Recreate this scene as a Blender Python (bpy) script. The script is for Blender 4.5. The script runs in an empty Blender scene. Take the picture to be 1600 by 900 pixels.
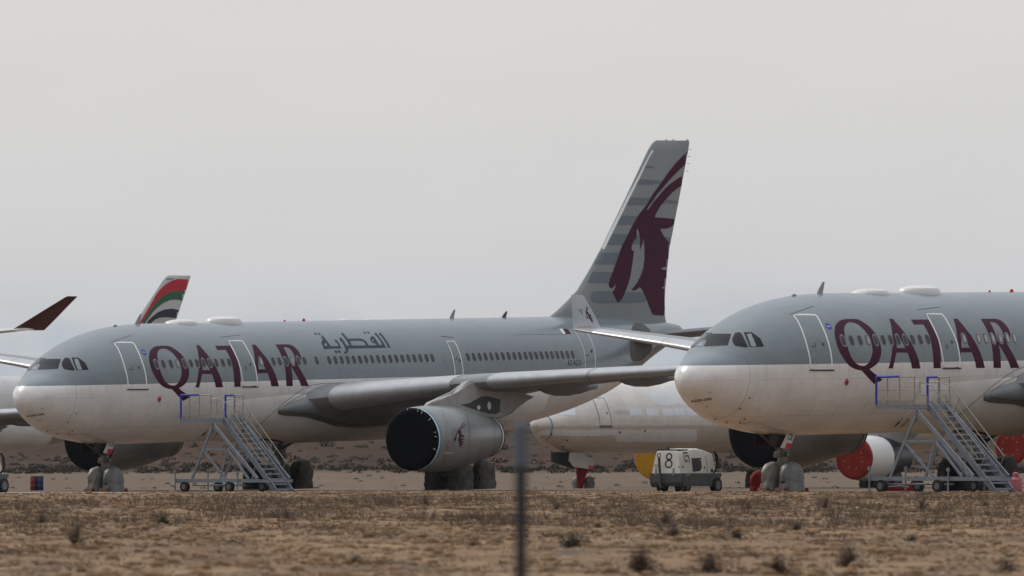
import bpy, bmesh, math, random
import numpy as np
from mathutils import Vector, Matrix, Euler
from mathutils.bvhtree import BVHTree
from mathutils.geometry import tessellate_polygon
random.seed(7); np.random.seed(7)
R = math.radians
S = bpy.context.scene
COL = S.collection
# ------------------------------------------------------------------ camera
F = 16000.0; HY = 725.0; CH = 1.3            # focal length in photo pixels, horizon row, camera height
cd = bpy.data.cameras.new('camera'); cam = bpy.data.objects.new('camera', cd); COL.objects.link(cam)
cd.sensor_width = 36; cd.lens = F/1600*36; cd.shift_y = (HY-450)/1600
cd.clip_start = 1; cd.clip_end = 40000
cam.location = (0, 0, CH); cam.rotation_euler = (R(90), 0, 0)
cd.dof.use_dof = True; cd.dof.focus_distance = 455; cd.dof.aperture_fstop = 5.8
S.camera = cam
# ------------------------------------------------------------------ world
SUN_EL, SUN_AZ = R(40), R(-48)              # sun high, behind the aircraft on the left
w = bpy.data.worlds.new('World'); S.world = w; w.use_nodes = True
nt = w.node_tree; N = nt.nodes; L = nt.links
for n in list(N): N.remove(n)
out = N.new('ShaderNodeOutputWorld'); bg = N.new('ShaderNodeBackground'); L.new(bg.outputs[0], out.inputs[0])
sky = N.new('ShaderNodeTexSky'); sky.sky_type = 'NISHITA'; sky.sun_disc = False
sky.sun_elevation = SUN_EL; sky.sun_rotation = SUN_AZ
sk = N.new('ShaderNodeMixRGB'); sk.blend_type = 'MULTIPLY'; sk.inputs[0].default_value = 1; sk.inputs[2].default_value = (.1, .1, .1, 1)
L.new(sky.outputs[0], sk.inputs[1])
tc = N.new('ShaderNodeTexCoord'); sx = N.new('ShaderNodeSeparateXYZ'); L.new(tc.outputs['Generated'], sx.inputs[0])
# cloud layer: brightness follows height above the horizon
cr = N.new('ShaderNodeValToRGB'); L.new(sx.outputs[2], cr.inputs[0])
e = cr.color_ramp.elements
e[0].position = 0.0; e[0].color = (.53, .565, .61, 1)
e[1].position = 1.0; e[1].color = (1.45, 1.48, 1.54, 1)
for p, c in ((.010, (.55, .575, .61, 1)), (.022, (.635, .635, .655, 1)), (.045, (.69, .677, .668, 1)), (.12, (.54, .54, .56, 1)), (.4, (.66, .68, .72, 1))):
    q = e.new(p); q.color = c
mp = N.new('ShaderNodeMapping'); mp.inputs['Scale'].default_value = (28, 28, 110); L.new(tc.outputs['Generated'], mp.inputs[0])
nz = N.new('ShaderNodeTexNoise'); nz.inputs['Scale'].default_value = 1.0; nz.inputs['Detail'].default_value = 6; L.new(mp.outputs[0], nz.inputs[0])
mr = N.new('ShaderNodeMapRange'); mr.inputs[1].default_value = .3; mr.inputs[2].default_value = .7; mr.inputs[3].default_value = .99; mr.inputs[4].default_value = 1.03
L.new(nz.outputs[0], mr.inputs[0])
cm = N.new('ShaderNodeMixRGB'); cm.blend_type = 'MULTIPLY'; cm.inputs[0].default_value = 1; L.new(cr.outputs[0], cm.inputs[1]); L.new(mr.outputs[0], cm.inputs[2])
# blue-grey gaps in the cloud close to the horizon
mp2 = N.new('ShaderNodeMapping'); mp2.inputs['Scale'].default_value = (38, 38, 70); mp2.inputs['Location'].default_value = (3.1, .4, .2); L.new(tc.outputs['Generated'], mp2.inputs[0])
nz2 = N.new('ShaderNodeTexNoise'); nz2.inputs['Detail'].default_value = 5; nz2.inputs['Scale'].default_value = 1.0; L.new(mp2.outputs[0], nz2.inputs[0])
a1 = N.new('ShaderNodeMapRange'); a1.inputs[1].default_value = .018; a1.inputs[2].default_value = .012; a1.inputs[3].default_value = 0; a1.inputs[4].default_value = 1; L.new(sx.outputs[2], a1.inputs[0])
a2 = N.new('ShaderNodeMapRange'); a2.inputs[1].default_value = .40; a2.inputs[2].default_value = .54; L.new(nz2.outputs[0], a2.inputs[0])
am = N.new('ShaderNodeMath'); am.operation = 'MULTIPLY'; L.new(a1.outputs[0], am.inputs[0]); L.new(a2.outputs[0], am.inputs[1])
gp = N.new('ShaderNodeMixRGB'); gp.inputs[2].default_value = (.44, .50, .58, 1); L.new(am.outputs[0], gp.inputs[0]); L.new(cm.outputs[0], gp.inputs[1])
mx = N.new('ShaderNodeMixRGB'); mx.inputs[0].default_value = .92; L.new(sk.outputs[0], mx.inputs[1]); L.new(gp.outputs[0], mx.inputs[2])
bk = N.new('ShaderNodeMapRange'); bk.inputs[1].default_value = -1; bk.inputs[2].default_value = .9; bk.inputs[3].default_value = .60; bk.inputs[4].default_value = 1.0; L.new(sx.outputs[1], bk.inputs[0])
bm_ = N.new('ShaderNodeMixRGB'); bm_.blend_type = 'MULTIPLY'; bm_.inputs[0].default_value = 1; L.new(mx.outputs[0], bm_.inputs[1]); L.new(bk.outputs[0], bm_.inputs[2])   # cloud opposite the sun is darker
L.new(bm_.outputs[0], bg.inputs[0]); bg.inputs[1].default_value = 1.0
# ------------------------------------------------------------------ sun
sd = bpy.data.lights.new('sun', 'SUN'); sd.energy = 1.5; sd.angle = R(10); sd.color = (1, .95, .88)
so = bpy.data.objects.new('sun', sd); COL.objects.link(so)
dirv = Vector((math.sin(SUN_AZ)*math.cos(SUN_EL), math.cos(SUN_AZ)*math.cos(SUN_EL), math.sin(SUN_EL)))
so.rotation_euler = dirv.to_track_quat('Z', 'Y').to_euler(); so.location = (0, 300, 100)
S.render.engine = 'CYCLES'
S.view_settings.view_transform = 'Standard'; S.view_settings.look = 'None'; S.view_settings.exposure = 0.0; S.view_settings.gamma = 1
S.view_settings.use_curve_mapping = False

# ------------------------------------------------------------------ materials
def mat(name, col, rough=.5, metal=0, var=.12, scale=1.5, bump=0, coat=0, col2=None, stretch=(1, 1, 1), spec=.5):
    m = bpy.data.materials.new(name); m.use_nodes = True
    t = m.node_tree; b = t.nodes['Principled BSDF']
    b.inputs['Roughness'].default_value = rough; b.inputs['Metallic'].default_value = metal
    b.inputs['Specular IOR Level'].default_value = spec; b.inputs['Coat Weight'].default_value = coat; b.inputs['Coat Roughness'].default_value = .15
    c = t.nodes.new('ShaderNodeTexCoord'); mp = t.nodes.new('ShaderNodeMapping'); mp.inputs['Scale'].default_value = stretch
    t.links.new(c.outputs['Object'], mp.inputs[0])
    n = t.nodes.new('ShaderNodeTexNoise'); n.inputs['Scale'].default_value = scale; n.inputs['Detail'].default_value = 7; n.inputs['Roughness'].default_value = .62
    t.links.new(mp.outputs[0], n.inputs[0])
    r = t.nodes.new('ShaderNodeValToRGB'); t.links.new(n.outputs[0], r.inputs[0])
    k = 1-var
    c2 = col2 if col2 else tuple(x*k for x in col)
    r.color_ramp.elements[0].position = .3; r.color_ramp.elements[0].color = (*c2, 1)
    r.color_ramp.elements[1].position = .62; r.color_ramp.elements[1].color = (*col, 1)
    t.links.new(r.outputs[0], b.inputs['Base Color'])
    if bump:
        bp = t.nodes.new('ShaderNodeBump'); bp.inputs['Strength'].default_value = bump; bp.inputs['Distance'].default_value = .05
        t.links.new(n.outputs[0], bp.inputs['Height']); t.links.new(bp.outputs[0], b.inputs['Normal'])
    m['ramp'] = r.name
    return m

AX = 4.89                                  # height of the fuselage axis in aircraft space
def paint_mat(name, upper, lower, line, edge_noise=0.0, patches=None):
    """fuselage paint: upper colour above the line, lower colour below it, faint streaks and panel joints"""
    m = mat(name, upper, .34, 0, .1, .9, coat=.1, stretch=(.5, 1, 2.2)); t = m.node_tree; b = t.nodes['Principled BSDF']
    r = t.nodes[m['ramp']]
    c = t.nodes.new('ShaderNodeTexCoord'); s = t.nodes.new('ShaderNodeSeparateXYZ'); t.links.new(c.outputs['Object'], s.inputs[0])
    zz = s.outputs[2]
    if edge_noise:
        n = t.nodes.new('ShaderNodeTexNoise'); n.inputs['Scale'].default_value = 3; n.inputs['Detail'].default_value = 5
        t.links.new(c.outputs['Object'], n.inputs[0])
        q = t.nodes.new('ShaderNodeMath'); q.operation = 'MULTIPLY_ADD'; q.inputs[1].default_value = edge_noise; t.links.new(n.outputs[0], q.inputs[0]); t.links.new(s.outputs[2], q.inputs[2]); zz = q.outputs[0]
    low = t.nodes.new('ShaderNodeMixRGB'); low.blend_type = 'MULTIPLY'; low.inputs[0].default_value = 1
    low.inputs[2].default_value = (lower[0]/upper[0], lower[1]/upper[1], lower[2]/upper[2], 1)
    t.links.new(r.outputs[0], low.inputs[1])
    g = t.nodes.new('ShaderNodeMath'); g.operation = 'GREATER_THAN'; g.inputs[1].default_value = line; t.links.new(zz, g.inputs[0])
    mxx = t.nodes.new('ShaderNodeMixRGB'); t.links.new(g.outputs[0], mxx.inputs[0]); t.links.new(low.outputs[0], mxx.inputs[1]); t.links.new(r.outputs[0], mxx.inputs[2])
    # circumferential skin joints
    j = t.nodes.new('ShaderNodeMath'); j.operation = 'PINGPONG'; j.inputs[1].default_value = 2.67; j0 = t.nodes.new('ShaderNodeMath'); j0.operation = 'ADD'; j0.inputs[1].default_value = 3.35; t.links.new(s.outputs[0], j0.inputs[0]); t.links.new(j0.outputs[0], j.inputs[0])
    j2 = t.nodes.new('ShaderNodeMath'); j2.operation = 'LESS_THAN'; j2.inputs[1].default_value = .018; t.links.new(j.outputs[0], j2.inputs[0])
    j3 = t.nodes.new('ShaderNodeMath'); j3.operation = 'MULTIPLY'; j3.inputs[1].default_value = .3; t.links.new(j2.outputs[0], j3.inputs[0])
    d = t.nodes.new('ShaderNodeMixRGB'); d.inputs[2].default_value = (.08, .08, .08, 1); t.links.new(j3.outputs[0], d.inputs[0]); t.links.new(mxx.outputs[0], d.inputs[1])
    k1 = t.nodes.new('ShaderNodeMath'); k1.operation = 'PINGPONG'; k1.inputs[1].default_value = .72; t.links.new(s.outputs[2], k1.inputs[0])
    k2 = t.nodes.new('ShaderNodeMath'); k2.operation = 'LESS_THAN'; k2.inputs[1].default_value = .014; t.links.new(k1.outputs[0], k2.inputs[0])
    k3 = t.nodes.new('ShaderNodeMath'); k3.operation = 'MULTIPLY'; k3.inputs[1].default_value = .16; t.links.new(k2.outputs[0], k3.inputs[0])
    dk = t.nodes.new('ShaderNodeMixRGB'); dk.inputs[2].default_value = (.1, .1, .1, 1); t.links.new(k3.outputs[0], dk.inputs[0]); t.links.new(d.outputs[0], dk.inputs[1]); d = dk
    # faded, patchy areas of paint
    pn = t.nodes.new('ShaderNodeTexNoise'); pn.inputs['Scale'].default_value = .55; pn.inputs['Detail'].default_value = 9; pn.inputs['Roughness'].default_value = .7; t.links.new(c.outputs['Object'], pn.inputs[0])
    pr = t.nodes.new('ShaderNodeMapRange'); pr.inputs[1].default_value = .35; pr.inputs[2].default_value = .65; pr.inputs[3].default_value = .91; pr.inputs[4].default_value = 1.06; t.links.new(pn.outputs[0], pr.inputs[0])
    pk = t.nodes.new('ShaderNodeMixRGB'); pk.blend_type = 'MULTIPLY'; pk.inputs[0].default_value = 1; t.links.new(d.outputs[0], pk.inputs[1]); t.links.new(pr.outputs[0], pk.inputs[2]); d = pk
    # rain and dust streaks running down the skin
    sp = t.nodes.new('ShaderNodeMapping'); sp.inputs['Scale'].default_value = (3.2, 1, .35); t.links.new(c.outputs['Object'], sp.inputs[0])
    sn = t.nodes.new('ShaderNodeTexNoise'); sn.inputs['Scale'].default_value = 1.6; sn.inputs['Detail'].default_value = 8; t.links.new(sp.outputs[0], sn.inputs[0])
    sr = t.nodes.new('ShaderNodeMapRange'); sr.inputs[1].default_value = .5; sr.inputs[2].default_value = .75; sr.inputs[3].default_value = 0; sr.inputs[4].default_value = .14; t.links.new(sn.outputs[0], sr.inputs[0])
    d2 = t.nodes.new('ShaderNodeMixRGB'); d2.inputs[2].default_value = (.27, .24, .2, 1); t.links.new(sr.outputs[0], d2.inputs[0]); t.links.new(d.outputs[0], d2.inputs[1])
    t.links.new(d2.outputs[0], b.inputs['Base Color'])
    rr = t.nodes.new('ShaderNodeMapRange'); rr.inputs[3].default_value = .14; rr.inputs[4].default_value = .32; t.links.new(sn.outputs[0], rr.inputs[0]); t.links.new(rr.outputs[0], b.inputs['Roughness'])
    return m

GREY = (.188, .228, .250); WHITE = (.86, .84, .82); MAROON = (.060, .005, .026)
M = {}
M['livery'] = paint_mat('grey_over_white_paint', GREY, WHITE, AX+.02)
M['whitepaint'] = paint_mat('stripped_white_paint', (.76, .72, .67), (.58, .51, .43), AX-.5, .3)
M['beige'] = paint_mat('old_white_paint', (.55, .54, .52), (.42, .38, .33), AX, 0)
M['grey'] = mat('grey_paint', GREY, .4, 0, .14, 1.2, coat=.2)
M['fingrey'] = mat('fin_grey_paint', (.25, .272, .28), .42, 0, .08, 1.0)
M['stripe'] = mat('blue_grey_stripe_paint', (.135, .165, .195), .45, 0, .06)
M['maroon'] = mat('maroon_paint', MAROON, .55, 0, .1, spec=.2)
M['maroonwing'] = mat('dark_maroon_paint', (.07, .010, .016), .45, 0, .15)
M['titleblue'] = mat('dark_blue_grey_paint', (.04, .055, .08), .55, 0, .05, spec=.2)
M['white'] = mat('white_paint', (.72, .71, .69), .4, 0, .08, 2)
M['belly'] = mat('white_belly_paint', (.78, .76, .73), .4, 0, .2, .7, stretch=(.6, 1, 1.4))
M['line'] = mat('door_outline_paint', (.85, .85, .84), .5, 0, .04)
M['metal'] = mat('bare_slat_metal', (.52, .53, .54), .36, .35, .16, 2.5)
M['wing'] = mat('wing_grey_paint', (.27, .28, .285), .5, 0, .2, 1.0)
M['fairing'] = mat('fairing_grey_paint', (.21, .225, .235), .42, 0, .25, .8)
M['nacelle'] = mat('nacelle_grey_paint', (.25, .265, .262), .33, 0, .22, 1.1, coat=.2)
M['winglet'] = mat('pale_winglet_paint', (.42, .44, .46), .35, 0, .08, 1)
M['wrap'] = mat('dark_plastic_wrap', (.018, .02, .028), .35, 0, .5, 3, bump=.8)
M['wellred'] = mat('dark_primer_edge', (.05, .018, .014), .7, 0, .3, 3)
M['pylon'] = mat('pale_pylon_paint', (.36, .35, .34), .45, 0, .25, 1.2)
M['black'] = mat('black_canvas', (.006, .007, .011), .9, 0, .3, 3, bump=.35, spec=.15)
M['dark'] = mat('dark_metal', (.04, .04, .04), .5, .4, .3, 4)
M['panel'] = mat('charcoal_panel', (.045, .05, .055), .5, 0, .2, 2)
M['strut'] = mat('gear_strut_metal', (.22, .22, .21), .4, .4, .4, 5)
M['glass'] = mat('cockpit_glass', (.006, .008, .013), .12, 0, .4, 1.2, spec=.22)
M['palepane'] = mat('sunlit_cockpit_shade', (.20, .25, .27), .12, 0, .35, 1.5, coat=.6)  # pale pane colour, also used to paint a sky reflection
M['rim'] = mat('window_rim_paint', (.30, .31, .32), .4, 0, .05)
M['pane'] = mat('cabin_window_pane', (.05, .055, .065), .2, 0, .5, 1.0, spec=.3)
M['shade'] = mat('closed_window_shade', (.42, .41, .40), .4, 0, .1, 1)
M['tarp'] = mat('olive_grey_tarpaulin', (.11, .105, .09), .75, 0, .5, 3, bump=1)
M['silver'] = mat('silver_tarpaulin', (.30, .29, .255), .5, 0, .35, 3, bump=.5)
M['foil'] = mat('grey_silver_tarpaulin', (.22, .225, .23), .5, 0, .3, 3, bump=.5)
M['red'] = mat('red_cover_canvas', (.20, .014, .013), .75, 0, .45, 2.5, bump=.5, spec=.2)
M['redplate'] = mat('red_square_paint', (.55, .015, .03), .5, 0, .05)
M['redorange'] = mat('red_engine_plug', (.28, .028, .018), .7, 0, .4, 1.8, bump=.3, spec=.2)
M['yellow'] = mat('yellow_engine_plug', (.50, .26, .012), .7, 0, .3, 1.5, bump=.3, spec=.2)
M['pink'] = mat('faded_pink_plastic', (.50, .13, .17), .5, 0, .3, 6)
M['orange'] = mat('orange_rubber_chock', (.16, .045, .018), .7, 0, .4, 8)
M['steps'] = mat('blue_grey_steel_paint', (.235, .265, .305), .5, .1, .3, 3)
M['rail'] = mat('galvanised_rail', (.36, .34, .31), .45, .5, .35, 6)
M['blue'] = mat('blue_plastic_wrap', (.012, .035, .42), .4, 0, .35, 6, bump=.6)
M['bluetape'] = mat('blue_masking_tape', (.06, .26, .42), .6, 0, .1)
M['tire'] = mat('black_rubber', (.018, .018, .018), .8, 0, .4, 6)
M['hub'] = mat('grey_wheel_hub', (.16, .165, .17), .5, .3, .3, 6)
M['whitetape'] = mat('white_window_masking', (.82, .85, .92), .5, 0, .12, 2)
M['cream'] = mat('cream_plastic_hood', (.86, .82, .74), .4, 0, .18, 1.4)
M['chassis'] = mat('grey_green_chassis', (.095, .105, .10), .6, .1, .4, 4)
M['beacon'] = mat('red_beacon_glass', (.5, .02, .02), .2)
M['green'] = mat('green_stripe_paint', (.015, .12, .05), .4, 0, .05)
M['flagred'] = mat('red_stripe_paint', (.50, .012, .03), .4, 0, .1)
M['navy'] = mat('navy_stripe_paint', (.015, .018, .04), .4, 0, .1)
M['flagwhite'] = mat('white_stripe_paint', (.58, .57, .58), .4, 0, .05)
M['ink'] = mat('black_lettering_paint', (.01, .01, .012), .5, 0, .05)
M['sealant'] = mat('dark_sealant', (.045, .045, .045), .7, 0, .1)
M['bluelogo'] = mat('blue_badge_paint', (.02, .04, .35), .4, 0, .1)
M['fence'] = mat('weathered_blue_steel', (.014, .018, .026), .6, .0, .3, 4)
M['fencetop'] = mat('galvanised_sleeve', (.12, .15, .19), .5, .2, .3, 4)
M['litter'] = mat('white_litter', (.75, .75, .73), .6)
M['drum1'] = mat('dull_red_drum_paint', (.16, .02, .03), .5, 0, .3, 5)
M['drum2'] = mat('dull_blue_drum_paint', (.02, .045, .14), .5, 0, .3, 5)

# ------------------------------------------------------------------ helpers
def link(name, me, m, parent=None, smooth=True):
    o = bpy.data.objects.new(name, me); COL.objects.link(o)
    if m is not None:
        for q in (m if isinstance(m, (list, tuple)) else [m]): me.materials.append(q)
    if parent is not None: o.parent = parent
    if smooth:
        me.polygons.foreach_set('use_smooth', [True]*len(me.polygons))
        try: me.set_sharp_from_angle(angle=R(38))
        except Exception: pass
    me.update(); return o
def fin(name, bm, m, parent=None, smooth=True, recalc=True):
    if recalc: bmesh.ops.recalc_face_normals(bm, faces=bm.faces)
    me = bpy.data.meshes.new(name); bm.to_mesh(me); bm.free()
    return link(name, me, m, parent, smooth)
def empty(name, loc, rz=0, label=None, cat=None, group=None, ry=0):
    o = bpy.data.objects.new(name, None); COL.objects.link(o); o.location = loc; o.rotation_euler = (0, ry, rz)
    o.empty_display_size = .3
    tag(o, label, cat, group); return o
def tag(o, label=None, cat=None, group=None, kind=None):
    if label: o['label'] = label
    if cat: o['category'] = cat
    if group: o['group'] = group
    if kind: o['kind'] = kind
    return o
def box(bm, c, s, rot=None, bev=0, mi=0):
    g = bmesh.ops.create_cube(bm, size=1)['verts']
    for v in g: v.co = Vector((v.co.x*s[0], v.co.y*s[1], v.co.z*s[2]))
    if bev:
        fs = {f for v in g for f in v.link_faces}; es = {e for f in fs for e in f.edges}
        r = bmesh.ops.bevel(bm, geom=list(es), offset=bev, segments=2, affect='EDGES', profile=.5)
        g = list({v for f in r['faces'] for v in f.verts} | {v for v in g if v.is_valid})
    if rot is not None:
        for v in g: v.co = rot @ v.co
    for v in g: v.co += Vector(c)
    if mi:
        for f in {f for v in g for f in v.link_faces}: f.material_index = mi
    return g
def tube(bm, p, q, r, n=8, r2=None, mi=0, cap=True):
    p = Vector(p); q = Vector(q); d = (q-p); l = d.length
    if l < 1e-6: return
    d.normalize(); a = d.orthogonal().normalized(); b = d.cross(a); r2 = r if r2 is None else r2
    v0 = [bm.verts.new(p+(a*math.cos(t)+b*math.sin(t))*r) for t in [2*math.pi*i/n for i in range(n)]]
    v1 = [bm.verts.new(q+(a*math.cos(t)+b*math.sin(t))*r2) for t in [2*math.pi*i/n for i in range(n)]]
    fs = [bm.faces.new((v0[i], v0[(i+1) % n], v1[(i+1) % n], v1[i])) for i in range(n)]
    if cap: fs += [bm.faces.new(v0[::-1]), bm.faces.new(v1)]
    for f in fs: f.material_index = mi
def bar(bm, p, q, w_, h_):
    """rectangular section bar, h_ in the vertical plane"""
    p = Vector(p); q = Vector(q); d = (q-p).normalized(); s = d.cross(Vector((0, 0, 1)))
    if s.length < 1e-3: s = Vector((1, 0, 0))
    s.normalize(); u = s.cross(d).normalized(); vs = []
    for c in (p, q):
        vs.append([bm.verts.new(c+s*a*w_/2+u*b*h_/2) for a, b in ((-1, -1), (1, -1), (1, 1), (-1, 1))])
    a, b = vs
    for i in range(4): bm.faces.new((a[i], a[(i+1) % 4], b[(i+1) % 4], b[i]))
    bm.faces.new(a[::-1]); bm.faces.new(b)
def loft(bm, rings, cap=True, close=True, mi=0):
    vr = [[bm.verts.new(p) for p in r] for r in rings]; n = len(rings[0])
    for a, b in zip(vr[:-1], vr[1:]):
        for i in range(n if close else n-1):
            try:
                f = bm.faces.new((a[i], a[(i+1) % n], b[(i+1) % n], b[i])); f.material_index = mi
            except ValueError: pass
    if cap:
        for r in (vr[0][::-1], vr[-1]):
            try: f = bm.faces.new(r); f.material_index = mi
            except ValueError: pass
    return vr
def prism(bm, pts, axis, lo, hi, mi=0):
    """polygon in the other two axes, extruded along axis"""
    def mk(u, v, t):
        return {'y': (u, t, v), 'x': (t, u, v), 'z': (u, v, t)}[axis]
    a = [bm.verts.new(mk(u, v, lo)) for u, v in pts]; b = [bm.verts.new(mk(u, v, hi)) for u, v in pts]; n = len(pts)
    fs = [bm.faces.new((a[i], a[(i+1) % n], b[(i+1) % n], b[i])) for i in range(n)]+[bm.faces.new(a[::-1]), bm.faces.new(b)]
    for f in fs: f.material_index = mi
def interp(tab, x): return float(np.interp(x, [t[0] for t in tab], [t[1] for t in tab]))
def smooth_tab(tab):
    """monotone-ish smooth interpolation (Catmull) sampled finely"""
    xs = np.array([t[0] for t in tab], float); ys = np.array([t[1] for t in tab], float)
    m = np.gradient(ys, xs); X = []; Y = []
    d = np.diff(ys)/np.diff(xs)
    for i in range(1, len(xs)-1):
        if d[i-1]*d[i] <= 0: m[i] = 0
        else: m[i] = 2*d[i-1]*d[i]/(d[i-1]+d[i])
    m[0] = d[0]; m[-1] = d[-1]
    for i in range(len(xs)-1):
        h = xs[i+1]-xs[i]
        for t in np.linspace(0, 1, 12, endpoint=False):
            X.append(xs[i]+h*t); Y.append((2*t**3-3*t**2+1)*ys[i]+(t**3-2*t**2+t)*h*m[i]+(-2*t**3+3*t**2)*ys[i+1]+(t**3-t**2)*h*m[i+1])
    X.append(xs[-1]); Y.append(ys[-1]); return list(zip(X, Y))

# ------------------------------------------------------------------ poses: where each aircraft stands
class Pose:
    def __init__(s, x, y, z, A, p):
        s.loc = Vector((x, y, z)); s.rz = R(90-A); s.ry = -R(p)
        s.M = Matrix.Translation(s.loc) @ Euler((0, s.ry, s.rz)).to_matrix().to_4x4(); s.I = s.M.inverted()
    def ray(s, px, py):
        o = s.I @ Vector((0, 0, CH)); q = s.I @ Vector(((px-800)/F*100, 100, CH+(HY-py)/F*100)); return o, (q-o).normalized()
    def on_y(s, px, py, y0=0.0):
        o, d = s.ray(px, py); t = (y0-o.y)/d.y; return o+d*t
P1 = Pose(-22.7, 475, 0.0, 33.0, 1.23)
P2 = Pose(6.82, 401, 0.24, 36.0, 1.0)
P3 = Pose(1.8, 776, -.05, 34.0, .3)          # stripped white four-engined aircraft
P4 = Pose(-63.45, 734.5, 0.0, 42.0, .2)         # aircraft with the striped fin
P5 = Pose(-72.55, 586.8, 2.52, 33.0, .5)       # aircraft whose maroon wingtip shows

def caster(pose, bvh):
    def f(x, y):
        o, d = pose.ray(x, y); h = bvh.ray_cast(o, d)
        if h[0] is None: return None
        n = h[1]
        if n.dot(d) > 0: n = -n
        return h[0], n
    return f
def caster_xz(bvh, side=-1):
    def f(x, z):
        h = bvh.ray_cast(Vector((x, side*20, z)), Vector((0, -side, 0)))
        if h[0] is None: return None
        n = h[1]
        if n.y*side < 0: n = -n
        return h[0], n
    return f
def decal_bm(polys, cast, eps, grid, flip=1.0, bm_out=None, mi=0):
    tris = tessellate_polygon([[Vector((x, y, 0)) for x, y in pl] for pl in polys])
    flat = [p for pl in polys for p in pl]
    bm = bmesh.new(); vs = [bm.verts.new((x, y, 0)) for x, y in flat]
    for t in tris:
        try: bm.faces.new([vs[i] for i in t])
        except ValueError: pass
    return wrap_bm(bm, cast, eps, grid, bm_out, mi)
def wrap_bm(bm, cast, eps, grid, bm_out=None, mi=0):
    xs = [v.co.x for v in bm.verts]; ys = [v.co.y for v in bm.verts]
    g = grid
    for ax, lo, hi in ((0, min(xs), max(xs)), (1, min(ys), max(ys))):
        t = math.floor(lo/g)*g+g
        while t < hi:
            co = Vector((t, 0, 0)) if ax == 0 else Vector((0, t, 0)); no = Vector((1, 0, 0)) if ax == 0 else Vector((0, 1, 0))
            bmesh.ops.bisect_plane(bm, geom=bm.verts[:]+bm.edges[:]+bm.faces[:], plane_co=co, plane_no=no, dist=1e-5)
            t += g
    bad = []
    for v in bm.verts:
        h = cast(v.co.x, v.co.y)
        if h is None: bad.append(v); continue
        v.co = h[0]+h[1]*eps
    if bad: bmesh.ops.delete(bm, geom=bad, context='VERTS')
    if bm_out is None: return bm
    mp = {}
    for v in bm.verts: mp[v] = bm_out.verts.new(v.co)
    for f in bm.faces:
        try: nf = bm_out.faces.new([mp[v] for v in f.verts]); nf.material_index = mi
        except ValueError: pass
    bm.free(); return bm_out
def stroke(path, wd, closed=False):
    """list of quads (2D) following a path"""
    q = []; n = len(path)
    P = [Vector(p) for p in path]
    L_, R_ = [], []
    for i in range(n):
        if closed: a, b = P[i-1], P[(i+1) % n]
        else: a, b = P[max(i-1, 0)], P[min(i+1, n-1)]
        d = (b-a); d = d/d.length if d.length > 0 else Vector((1, 0)); nn = Vector((-d.y, d.x))*wd/2
        L_.append(P[i]+nn); R_.append(P[i]-nn)
    for i in range(n if closed else n-1):
        j = (i+1) % n; q.append([tuple(L_[i]), tuple(L_[j]), tuple(R_[j]), tuple(R_[i])])
    return q
def stroke_bm(path, wd, cast, eps, grid, closed=False, bm_out=None, mi=0):
    bo = bm_out if bm_out is not None else bmesh.new()
    for q in stroke(path, wd, closed): decal_bm([q], cast, eps, grid, bm_out=bo, mi=mi)
    return bo
def text_2d(s, shear=0.0, bold=0.0):
    cu = bpy.data.curves.new('t', 'FONT'); cu.body = s; cu.size = 1; cu.resolution_u = 3; cu.shear = shear; cu.offset = bold
    ob = bpy.data.objects.new('t', cu); COL.objects.link(ob)
    dg = bpy.context.evaluated_depsgraph_get(); me = bpy.data.meshes.new_from_object(ob.evaluated_get(dg))
    bpy.data.objects.remove(ob); bpy.data.curves.remove(cu)
    v = [(p.co.x, p.co.y) for p in me.vertices]; f = [tuple(p.vertices) for p in me.polygons]
    x0 = min(a for a, b in v); x1 = max(a for a, b in v); y0 = min(b for a, b in v); y1 = max(b for a, b in v)
    bpy.data.meshes.remove(me)
    return [((a-x0)/(x1-x0), (b-y0)/(y1-y0)) for a, b in v], f
def text_quad_bm(s, corners, cast, eps, grid, bold=0.0):
    """text warped into corners bl, br, tr, tl (2D), then wrapped on a surface"""
    v, f = text_2d(s, bold=bold); bl, br, tr, tl = [Vector(c) for c in corners]
    bm = bmesh.new(); vs = []
    for a, b in v:
        p = (bl*(1-a)+br*a)*(1-b)+(tl*(1-a)+tr*a)*b; vs.append(bm.verts.new((p.x, p.y, 0)))
    for t in f:
        try: bm.faces.new([vs[i] for i in t])
        except ValueError: pass
    return wrap_bm(bm, cast, eps, grid)
def Z(ox, oy, sc, pts): return [(ox+x/sc, oy+y/sc) for x, y in pts]
def curve(pts, n=4, closed=True):
    P = [Vector(p) for p in pts]; o = []; m = len(P)
    for i in range(m if closed else m-1):
        p0 = P[i-1] if (closed or i > 0) else P[0]; p1 = P[i]; p2 = P[(i+1) % m]; p3 = P[(i+2) % m] if (closed or i+2 < m) else P[-1]
        for k in range(n):
            t = k/n
            o.append(tuple(.5*((2*p1)+(-p0+p2)*t+(2*p0-5*p1+4*p2-p3)*t*t+(-p0+3*p1-3*p2+p3)*t**3)))
    if not closed: o.append(tuple(P[-1]))
    return o

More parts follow.
